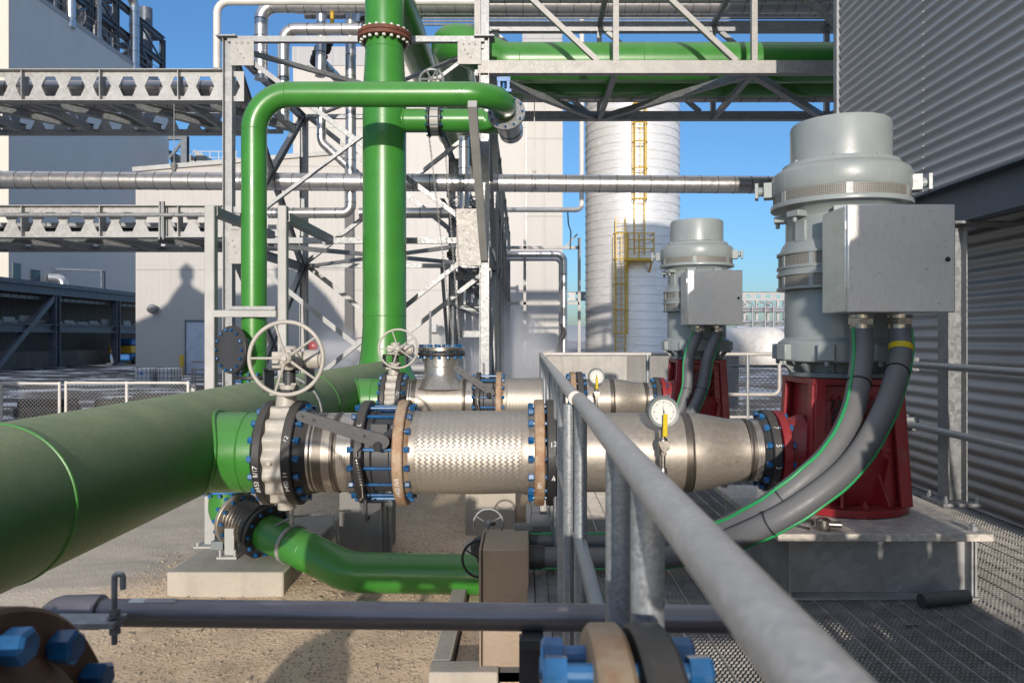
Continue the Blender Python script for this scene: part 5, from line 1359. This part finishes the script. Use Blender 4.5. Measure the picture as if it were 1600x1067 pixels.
    mb=MB(); mb.bb(X0,X1,Y0,Y1,.79,.828); mb.build('top_plate',M['plate_warm'],b,bevel=.004)
    mb=MB(); mb.bb(X0+.075,X1-.085,Y0+.09,Y0+.10,ZD+.012,.789); mb.bb(X0+.065,X1-.07,Y0+.0,Y0+.16,ZD+.001,ZD+.011); mb.bb(X0+.062,X0+.072,Y0+.02,Y1-.02,ZD+.012,.789); mb.bb(X1-.083,X1-.073,Y0+.02,Y1-.02,ZD+.012,.789); mb.bb(X1-.095,X1-.086,Y0+.03,Y0+.088,ZD+.012,.789); mb.bb(X0+.06,X1-.06,Y1-.1,Y1-.09,ZD+.012,.789); mb.build('beam_frame',M['galv_beam'],b)
    mb=MB()
    for x,y in ((X0+.035,Y0+.06),(X1-.07,Y0+.06),(X0+.05,Y1-.06),(X1-.05,Y1-.06)): mb.lathe([(.022,0),(.022,.03),(.013,.03),(.013,.04)],(x,y,.828),(0,0,1),6)
    mb.build('anchor_nut',M['galv'],b)
    return t
pump(.90,0); pump(4.4,1); pump(8.05,2)
# ---------------------------------------------------------------- motor cables
def cable(name,pts,r,label,mat='cable_grey',wire=None,Rf=.25,ties=()):
    # smooth catmull-rom
    p=[Vector(q) for q in pts]; out=[]
    q=[p[0]*2-p[1]]+p+[p[-1]*2-p[-2]]
    for i in range(1,len(q)-2):
        for k in range(10):
            s=k/10; a,b,c,d=q[i-1],q[i],q[i+1],q[i+2]
            out.append(.5*((2*b)+(c-a)*s+(2*a-5*b+4*c-d)*s*s+(3*b-a-3*c+d)*s**3))
    out.append(p[-1])
    t=thing(name,label,'cable',p[len(p)//2],'motor power cables')
    mb=MB(); mb.tube(out,r,28); mb.build('conduit',M[mat],t)
    if wire:
        mb=MB(); w_=[]
        for i,v in enumerate(out):
            tg=(out[min(i+1,len(out)-1)]-out[max(i-1,0)]).normalized()
            side=V(0,-1,0).cross(tg); side.normalize(); side*=1
            w_.append(v+side*wire[0]*(r*.93)+V(0,-1,0)*(r*.42)+V(0,0,.002*math.sin(i*.9)))
        mb.tube(w_,.0085,10); mb.build('earth_wire',M['green_wire'],t)
    if ties:
        for f in ties:
            mb=MB(); i=int(f*(len(out)-2)); mb.ring(out[i],out[i+1]-out[i],r+.0045,r-.003,.007,28); mb.build('cable_tie',M['black_rubber'],t)
    return t,out
ca,oA=cable('motor_cable',[(1.736,3.88,1.85),P(1346,560,3.84),P(1333,640,3.68),P(1300,705,3.58),P(1245,757,3.54),P(1180,802,3.60),P(1105,836,3.80),P(1030,851,4.05),P(950,846,4.25),P(822,846,4.32)],.055,'inner grey motor cable with green wire on its left, from the large pump box',wire=(-1,),ties=(.17,.5,.72))
cb,oB=cable('motor_cable',[(1.930,3.88,1.85),P(1406,560,3.83),P(1382,640,3.62),P(1330,725,3.50),P(1250,790,3.46),P(1170,832,3.54),P(1090,862,3.78),P(1010,872,4.02),P(940,871,4.10),P(822,870,4.12)],.055,'outer grey motor cable with green wire on its right and yellow tape',wire=(1,),ties=(.15,.52,.66))
mb=MB(); i=int(.085*(len(oB)-2)); mb.ring(oB[i],oB[i+1]-oB[i],.0585,.053,.03,28); mb.build('tape',M['tape_yellow'],cb)
dY=3.65
cc,_=cable('motor_cable',[(1.736,3.88+dY,1.85),(1.62,7.4,1.60),(1.58,7.32,1.3),(1.45,7.25,1.02),(1.25,7.2,.82),(.95,7.2,.66),(.5,7.3,.57),(.2,7.4,.56)],.055,'inner grey motor cable curving from the farther pump box',wire=(-1,),ties=(.3,))
cd,_=cable('motor_cable',[(1.930,3.88+dY,1.85),(1.80,7.38,1.60),(1.72,7.3,1.3),(1.55,7.2,1.02),(1.3,7.12,.8),(.98,7.1,.64),(.5,7.2,.57),(.2,7.3,.56)],.055,'outer grey motor cable curving from the farther pump box',wire=(1,),ties=(.3,))
for c_,z in ((P(838,846,4.32),.06),(P(838,870,4.12),.06)):
    mb=MB(); mb.cyl(c_+V(-.06,0,0),c_+V(.03,0,0),.064,seg=24); mb.cyl(c_+V(.03,0,0),c_+V(.045,0,0),.06,seg=24); mb.cyl(c_+V(.16,0,0),c_+V(.40,0,0),.0585,seg=24)
    solo(mb,'conduit_coupling',M['dark_steel'],'upper dark coupling where a cable enters the bronze box' if c_.z>.62 else 'lower dark coupling where a cable enters the bronze box','coupling')

# ---------------------------------------------------------------- bronze box on the ground
t=thing('control_box','bronze coloured stainless box standing between the green drain pipe and the deck','box',(-.1,4.1,.09))
mb=MB(); mb.bb(-.215,.03,3.92,4.31,.09,.703); mb.build('body',M['bronze_box'],t,bevel=.006)
mb=MB(); mb.bb(-.231,-.218,3.905,4.31,.095,.709); mb.build('lid',M['bronze_box'],t,bevel=.004)
mb=MB(); mb.bb(-.16,-.02,4.0,4.2,-.02,.088); mb.build('foot',M['dark_steel'],t)
# gate valve behind it
t=thing('gate_valve','small valve with black handwheel half hidden behind the bronze box','valve',(-.2,4.9,.3))
handwheel(t,P(751,873,4.62),.112,.008,3,'black_rubber',phase=.5)
mb=MB(); c=P(751,873,4.62); mb.cyl(c,c+V(0,.5,0),.018,seg=10); mb.lathe([(.06,0),(.08,.05),(.05,.12)],c+V(0,.2,0),(0,1,0),20); mb.build('stem',M['dark_steel'],t)
t=thing('gate_valve','small grey handwheel valve showing above the bronze box','valve',P(763,818,5.3))
handwheel(t,P(763,818,5.0),.098,.007,3,'galv_dark',phase=.5)
mb=MB(); c=P(763,818,5.0); mb.cyl(c,c+V(.02,.4,-.1),.015,seg=10); mb.build('stem',M['dark_steel'],t)
mb=MB(); c=P(850,828,5.0); mb.bb(c.x-.09,c.x+.1,4.9,5.2,.25,c.z+.06); mb.cyl((c.x-.2,5.05,c.z-.02),(c.x+.25,5.05,c.z-.02),.055,seg=20); mb.build('body',M['concrete_grey'],t,bevel=.015)

# ---------------------------------------------------------------- green drain line with bellows
F2=Vector((-1.964,5.75,.325)); EL=Vector((-1.22,5.28,.165)); dd=(EL-F2).normalized(); rD=.137
t=thing('drain_pipe','green drain pipe bending along the ground below the stainless line','pipe',(-.7,5.28,.0))
mb=MB(); mb.tube(fillet([F2+dd*.02,EL,(.05,5.22,.160)],.36,14),rD,48); mb.build('pipe',M['green_paint'],t)
for p,a in ((F2+dd*.48,dd),(V(-.92,5.27,.164),V(1,0,0))):
    mb=MB(); mb.torus(p,a,rD,.004,48,6); mb.build('weld_bead',M['green_paint'],t)
f=flange(t,F2,dd,.205,.13,.035,'black_flange'); bolts(f,F2-dd*.01,dd,.178,12,.06,.0135)
F1=F2-dd*.33
t=thing('bellows_joint','short ribbed stainless bellows between two bolted flanges above the pad','expansion joint',F1)
f=flange(t,F1,dd,.205,.13,.035,'ss_matte'); bolts(f,F1-dd*.01,dd,.178,12,.07,.0135)
pr=[]
for i in range(57): pr.append((.148+.014*math.cos(2*PI*i/8),.02+.25*i/56))
mb=MB(); mb.lathe([(.13,.015)]+pr+[(.13,.28)],F1,dd,48); mb.build('bellows',M['fitting'],t)
f=flange(t,F2-dd*.045,dd,.205,.13,.03,'black_flange')
t=thing('drain_elbow','green elbow with a blue flange under the header pipe','pipe',(-2.2,6.0,.5))
a=F1-dd*.15
mb=MB(); mb.tube(fillet([F1-dd*.02,a,a+V(.02,.02,.5)],.14,12),rD,40); mb.build('pipe',M['green_paint'],t)
c=a+V(.01,.01,.20); f=flange(t,c,(0,0,1),.20,.13,.035,'blue_steel'); bolts(f,c,(0,0,1),.17,12,.06,.0135)
# short support post of the bellows
t=thing('pipe_stand','short pale post holding up the bellows joint on the pad','support',(PX(361,5.75),5.75,.145))
x=PX(361,5.75); mb=MB(); mb.prof((x,5.75,.158),(x,5.75,.36),Q_(.075,.075),up=(0,1,0)); mb.build('post',M['hss_primer'],t,bevel=.005)
mb=MB(); mb.bb(x-.075,x+.075,5.66,5.84,.143,.158); 
for a in (-.055,.055): mb.lathe([(.01,0),(.01,.05)],(x+a,5.68,.158),(0,0,1),6)
mb.build('base_plate',M['hss_primer'],t)
mb=MB(); mb.bb(PX(333,5.95),PX(352,5.95),5.9,6.05,.143,.21); solo(mb,'shim_block',M['motor_dark'],'small grey shim block beside the white column foot on the pad','block',bevel=.004)
# concrete pads and piers
mb=MB(); mb.bb(-2.53,-1.70,5.35,7.1,-.15,.142); solo(mb,'concrete_pad',M['concrete'],'low concrete pad under the pale support columns','concrete pad',bevel=.012)
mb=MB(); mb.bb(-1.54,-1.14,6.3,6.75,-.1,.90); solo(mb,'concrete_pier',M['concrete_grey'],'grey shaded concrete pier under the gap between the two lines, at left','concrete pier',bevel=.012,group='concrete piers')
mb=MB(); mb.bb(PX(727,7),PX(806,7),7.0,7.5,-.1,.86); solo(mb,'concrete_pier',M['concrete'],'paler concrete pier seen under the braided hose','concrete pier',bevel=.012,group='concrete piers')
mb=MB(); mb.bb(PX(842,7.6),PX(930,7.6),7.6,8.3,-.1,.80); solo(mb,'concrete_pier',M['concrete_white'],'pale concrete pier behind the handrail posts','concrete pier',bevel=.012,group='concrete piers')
mb=MB(); x=PX(609,6.25); mb.prof((x,6.25,.0),(x,6.25,.95),C_(.041,.041,.004),up=(1,0,0)); mb.bb(x-.03,x+.03,6.2,6.24,.42,.45); solo(mb,'strut_post',M['galv'],'slotted galvanized strut post at the right edge of the grey pier','post')
mb=MB(); x=PX(594,6.24); mb.prof((x,6.27,.0),(x,6.27,.95),Q_(.02,.02),up=(1,0,0)); solo(mb,'thin_conduit',M['galv'],'thin conduit rising on the face of the grey pier','conduit')
# hanger clamp
t=thing('pipe_hanger','galvanized clamp and rod holding the sloping green drain pipe','hanger',F2+dd*.30)
c=F2+dd*.30; mb=MB(); mb.ring(c,dd,rD+.012,rD+.001,.03,40)
u,v,_=frame(dd)
mb.tube([c+V(0,0,rD+.01),c+V(.0,.0,rD+.08)],.018,8); mb.build('clamp_ring',M['galv_warm'],t)
mb=MB(); e=c+V(.03,.05,rD+.06); mb.tube([c+V(0,0,rD+.05),c+V(.03,.0,.62)],.008,8); mb.tube([c+V(-.13,0,rD+.0),c+V(0,0,rD+.07),c+V(.25,.2,rD+.05),c+V(.3,.2,-.1)],.008,6); mb.build('hanger_rod',M['galv'],t)
# kerb
mb=MB(); mb.bb(-.485,-.385,3.99,6.4,-.15,.10); mb.bb(-.485,-.13,3.84,3.985,-.15,.101); solo(mb,'concrete_kerb',M['concrete'],'low L shaped concrete kerb in front of the bronze box','kerb',bevel=.01)
mb=MB(); mb.bb(-.37,.06,4.0,8.9,-.1,.03); struct(mb.build('gravel_strip',M['sand'],None,(0,6,-.1)))
# deck support post and bits below the deck edge
mb=MB(); yb_=1.66; mb.prof((PX(811,yb_),yb_+.02,-.02),(PX(811,yb_),yb_+.02,PZ(1008,yb_)),L_(.05,.006),up=(0,1,0)); mb.bb(PX(815,yb_),PX(849,yb_),yb_-.03,yb_+.06,PZ(1008,yb_),PZ(991,yb_)); solo(mb,'pipe_rest',M['dark_steel'],'dark angle post with a small cap under the foreground pipe, right of the bronze box','bracket',smooth=0,bevel=.002)
mb=MB(); mb.plate([(.056,3.4,.12),(.056,4.6,.12),(.056,4.6,.5),(.056,3.4,.5)],(-1,0,0),.012); mb.m=1; mb.box((.04,4.05,.33),(.006,.025,.12)); solo(mb,'slotted_plate',[M['galv_warm'],M['black_rubber']],'pale galvanized plate with a black slot below the deck edge','plate')
mb=MB(); p=P(1492,925,3.62); mb.tube([(p.x-.15,3.64,.535),(p.x+.10,3.69,.538)],.034,20); solo(mb,'rubber_sleeve',M['rubber_grey'],'short dark pipe piece lying at the foot of the pump base','pipe piece')
mb=MB(); p=P(1425,912,3.4); mb.plate([(p.x-.03,3.4,.503),(p.x+.03,3.41,.503),(p.x+.02,3.44,.503),(p.x-.02,3.43,.503)],(0,0,1),.004); solo(mb,'paper_scrap',M['galv'],'small grey scrap lying on the shaded grating','scrap')
mb=MB(); c=V(1.40,3.85,.84); mb.tube([c+V(.07*math.cos(a)*(1+.3*math.sin(3*a)),.05*math.sin(a),.01+.012*math.sin(2*a)) for a in np.linspace(0,5.6,30)],.007,8); solo(mb,'wire_loop',M['black_rubber'],'black wire loop lying on the pump base plate beside the cables','wire')
mb=MB(); mb.lathe([(.035,0),(.035,.05),(.02,.06)],(1.52,3.83,.829),(0,0,1),12); mb.cyl((1.5,3.83,.86),(1.60,3.8,.86),.016); solo(mb,'drain_plug',M['fitting'],'small metal drain fitting on the pump base plate','fitting')

# ---------------------------------------------------------------- foreground grey pipe with U-bolt
yF=1.70; zF=PZ(964,yF)
t=thing('foreground_pipe','dark grey steel pipe crossing the foreground just above the sand','pipe',(-.2,yF,zF))
mb=MB(); x0=PX(150,yF)
pp=fillet([(x0-.10,yF+.0,zF-.3),(x0-.10,yF,zF+.012),(PX(1230,1.69),1.69,PZ(968,1.69))],.05,8); mb.tube(pp,.0302,32); mb.build('pipe',M['grey_pipe'],t)
mb=MB(); mb.lathe([(.0302,-.03),(.037,-.028),(.038,0),(.038,.026),(.031,.03)],(x0-.015,yF,zF+.012),(1,0,0),32); mb.tube(fillet([(x0-.015,yF,zF+.012),(x0-.10,yF,zF+.013),(x0-.10,yF,zF-.06)],.07,8),.0365,28); mb.build('elbow',M['grey_pipe'],t)
def patch(x0,x1,a0,a1,mat):
    mb=MB(); n=6; vs=[]
    for i in range(n+1):
        a=R(a0+(a1-a0)*i/n)
        for x in (x0,x1): vs.append((x,yF-.0311*math.cos(a),zF+.0105+.0311*math.sin(a)))
    mb.add(vs,[(2*i,2*i+1,2*i+3,2*i+2) for i in range(n)]); return mb.build('sticker',M[mat],t,noclean=True)
patch(PX(205,yF),PX(229,yF),62,100,'label_white'); patch(PX(229.5,yF),PX(278,yF),62,100,'galv_warm')
t=thing('u_bolt','galvanized U bolt on a flat bar holding the foreground pipe at left','u bolt',(PX(181,1.62),1.62,1.1))
yu=1.6; xu=PX(181,yu); zt_=PZ(897,yu)
mb=MB(); mb.tube(fillet([(xu-.003,yu,PZ(1006,yu)),(xu-.003,yu,zt_),(xu+.013,yu+.004,zt_),(xu+.013,yu+.004,PZ(921,yu))],.0079,10),.006,14); mb.build('rod',M['galv'],t)
mb=MB(); 
for z in (PZ(955,yu),PZ(984,yu)): mb.lathe([(.0125,-.007),(.0125,.007)],(xu-.002,yu,z),(0,0,1),6); mb.lathe([(.016,-.001),(.016,.001)],(xu-.002,yu,z+(.009 if z>PZ(970,yu) else -.009)*-1),(0,0,1),16)
mb.build('nut',M['galv'],t)
mb=MB(); mb.bb(PX(80,1.6),PX(188,1.6),1.57,1.63,PZ(974,1.6),PZ(966,1.6)); mb.prof((PX(60,1.6),1.6,PZ(970,1.6)),(PX(60,1.6)-.3,1.4,PZ(970,1.6)-.25),Q_(.05,.01)); mb.build('flat_bar',M['galv_dark'],t)

# ---------------------------------------------------------------- drifting steam near the ground
def steam(x0,x1,y0,y1,z0,z1,dens,label,seed):
    m=bpy.data.materials.new('steam'); m.use_nodes=True; n=m.node_tree; n.nodes.clear()
    out=n.nodes.new('ShaderNodeOutputMaterial'); pv=n.nodes.new('ShaderNodeVolumePrincipled'); tc=n.nodes.new('ShaderNodeTexCoord')
    pv.inputs['Color'].default_value=(.95,.95,.96,1); pv.inputs['Anisotropy'].default_value=0.0
    no=n.nodes.new('ShaderNodeTexNoise'); no.inputs['Scale'].default_value=.55; no.inputs['Detail'].default_value=4; n.links.new(tc.outputs['Object'],no.inputs['Vector'])
    ge=n.nodes.new('ShaderNodeVectorMath'); ge.operation='LENGTH'
    mp=n.nodes.new('ShaderNodeMapping'); mp.inputs['Location'].default_value=(-1,-1,-1); mp.inputs['Scale'].default_value=(2,2,2); n.links.new(tc.outputs['Generated'],mp.inputs[0]); n.links.new(mp.outputs[0],ge.inputs[0])
    r1=n.nodes.new('ShaderNodeMapRange'); r1.interpolation_type='SMOOTHSTEP'; r1.inputs[1].default_value=.1; r1.inputs[2].default_value=.98; r1.inputs[3].default_value=1; r1.inputs[4].default_value=0; n.links.new(ge.outputs['Value'],r1.inputs[0])
    r2=n.nodes.new('ShaderNodeMapRange'); r2.inputs[1].default_value=.34; r2.inputs[2].default_value=.62; r2.inputs[3].default_value=.12; n.links.new(no.outputs[0],r2.inputs[0])
    mu=n.nodes.new('ShaderNodeMath'); mu.operation='MULTIPLY'; n.links.new(r1.outputs[0],mu.inputs[0]); n.links.new(r2.outputs[0],mu.inputs[1])
    m2=n.nodes.new('ShaderNodeMath'); m2.operation='MULTIPLY'; m2.inputs[1].default_value=dens; n.links.new(mu.outputs[0],m2.inputs[0])
    n.links.new(m2.outputs[0],pv.inputs['Density']); n.links.new(pv.outputs[0],out.inputs['Volume'])
    mb=MB(); mb.sphere(((x0+x1)/2,(y0+y1)/2,(z0+z1)/2),1,24,((x1-x0)/2,(y1-y0)/2,(z1-z0)/2))
    o=solo(mb,'steam',m,label,'steam'); o['kind']='stuff'
steam(PX(640,21),PX(905,21),19,23,-.8,3.1,2.2,'white steam drifting along the ground before the stair tower',1)
steam(PX(470,30),PX(580,30),28,32,-.3,2.6,1.5,'small white steam puff behind the near handwheel valve',2)

# ball and stem added under the nearest line as shadow casters (outside the frame, its shadow falls on the sand)
t=thing('sand_shadow_caster','round unseen caster added under the nearest pump line, seen only by its shadow','caster_ball',(-1.36,.9,.2))
mb=MB(); mb.sphere((-1.36,.9,.40),.25,24,(1,1,.95)); mb.build('caster_ball',M['green_paint'],t)
mb=MB(); mb.tube([(-1.33,.9,.58),(-1.20,.9,.86)],.075,20); mb.build('leg',M['green_paint'],t)

# bits on the tall pale building and the bridge
c=P(489,541,29.5); mb=MB(); mb.lathe([(.02,-.05),(.17,-.03),(.2,.06),(.1,.12)],c,(0,-1,0),20); mb.prof((c.x,29.7,c.z),(c.x,39.9,c.z+.4),Q_(.05,.05)); solo(mb,'alarm_bell',M['pump_red'],'small red round bell behind the spokes of the front handwheel','bell')
c=P(491,519,38.8); mb=MB(); mb.add([(c.x-.25,38.4,c.z-.3),(c.x+.25,38.4,c.z-.3),(c.x+.32,38.0,c.z-.3),(c.x-.32,38.0,c.z-.3),(c.x-.25,39.9,c.z+.35),(c.x+.25,39.9,c.z+.35),(c.x+.25,39.9,c.z-.3),(c.x-.25,39.9,c.z-.3)],[(0,1,2,3),(3,2,5,4),(2,6,5),(3,4,7),(0,7,6,1),(4,5,6,7),(0,3,7),(1,6,2)]); solo(mb,'vent_hood',M['white_pipe'],'small white sloped vent hood on the tall building wall','hood',smooth=0)
c=P(678,513,39.7); mb=MB(); mb.box(c,(.3,.5,.4)); mb.lathe([(.1,0),(.22,.2),(.22,.3)],c+V(.25,-.2,.05),(.5,-.7,-.5),14); solo(mb,'wall_lamp',M['galv'],'grey flood lamp on the tall building wall right of the riser','lamp')
mb=MB(); a=P(835,145,13.4); b=P(835,268,13.4); mb.tube([a,b],.008,6); mb.lathe([(.02,-.03),(.035,0),(.02,.05)],b,(0,0,1),10); solo(mb,'hanging_line',M['label_white'],'thin cord with a white knob hanging from the truss bridge','cord')
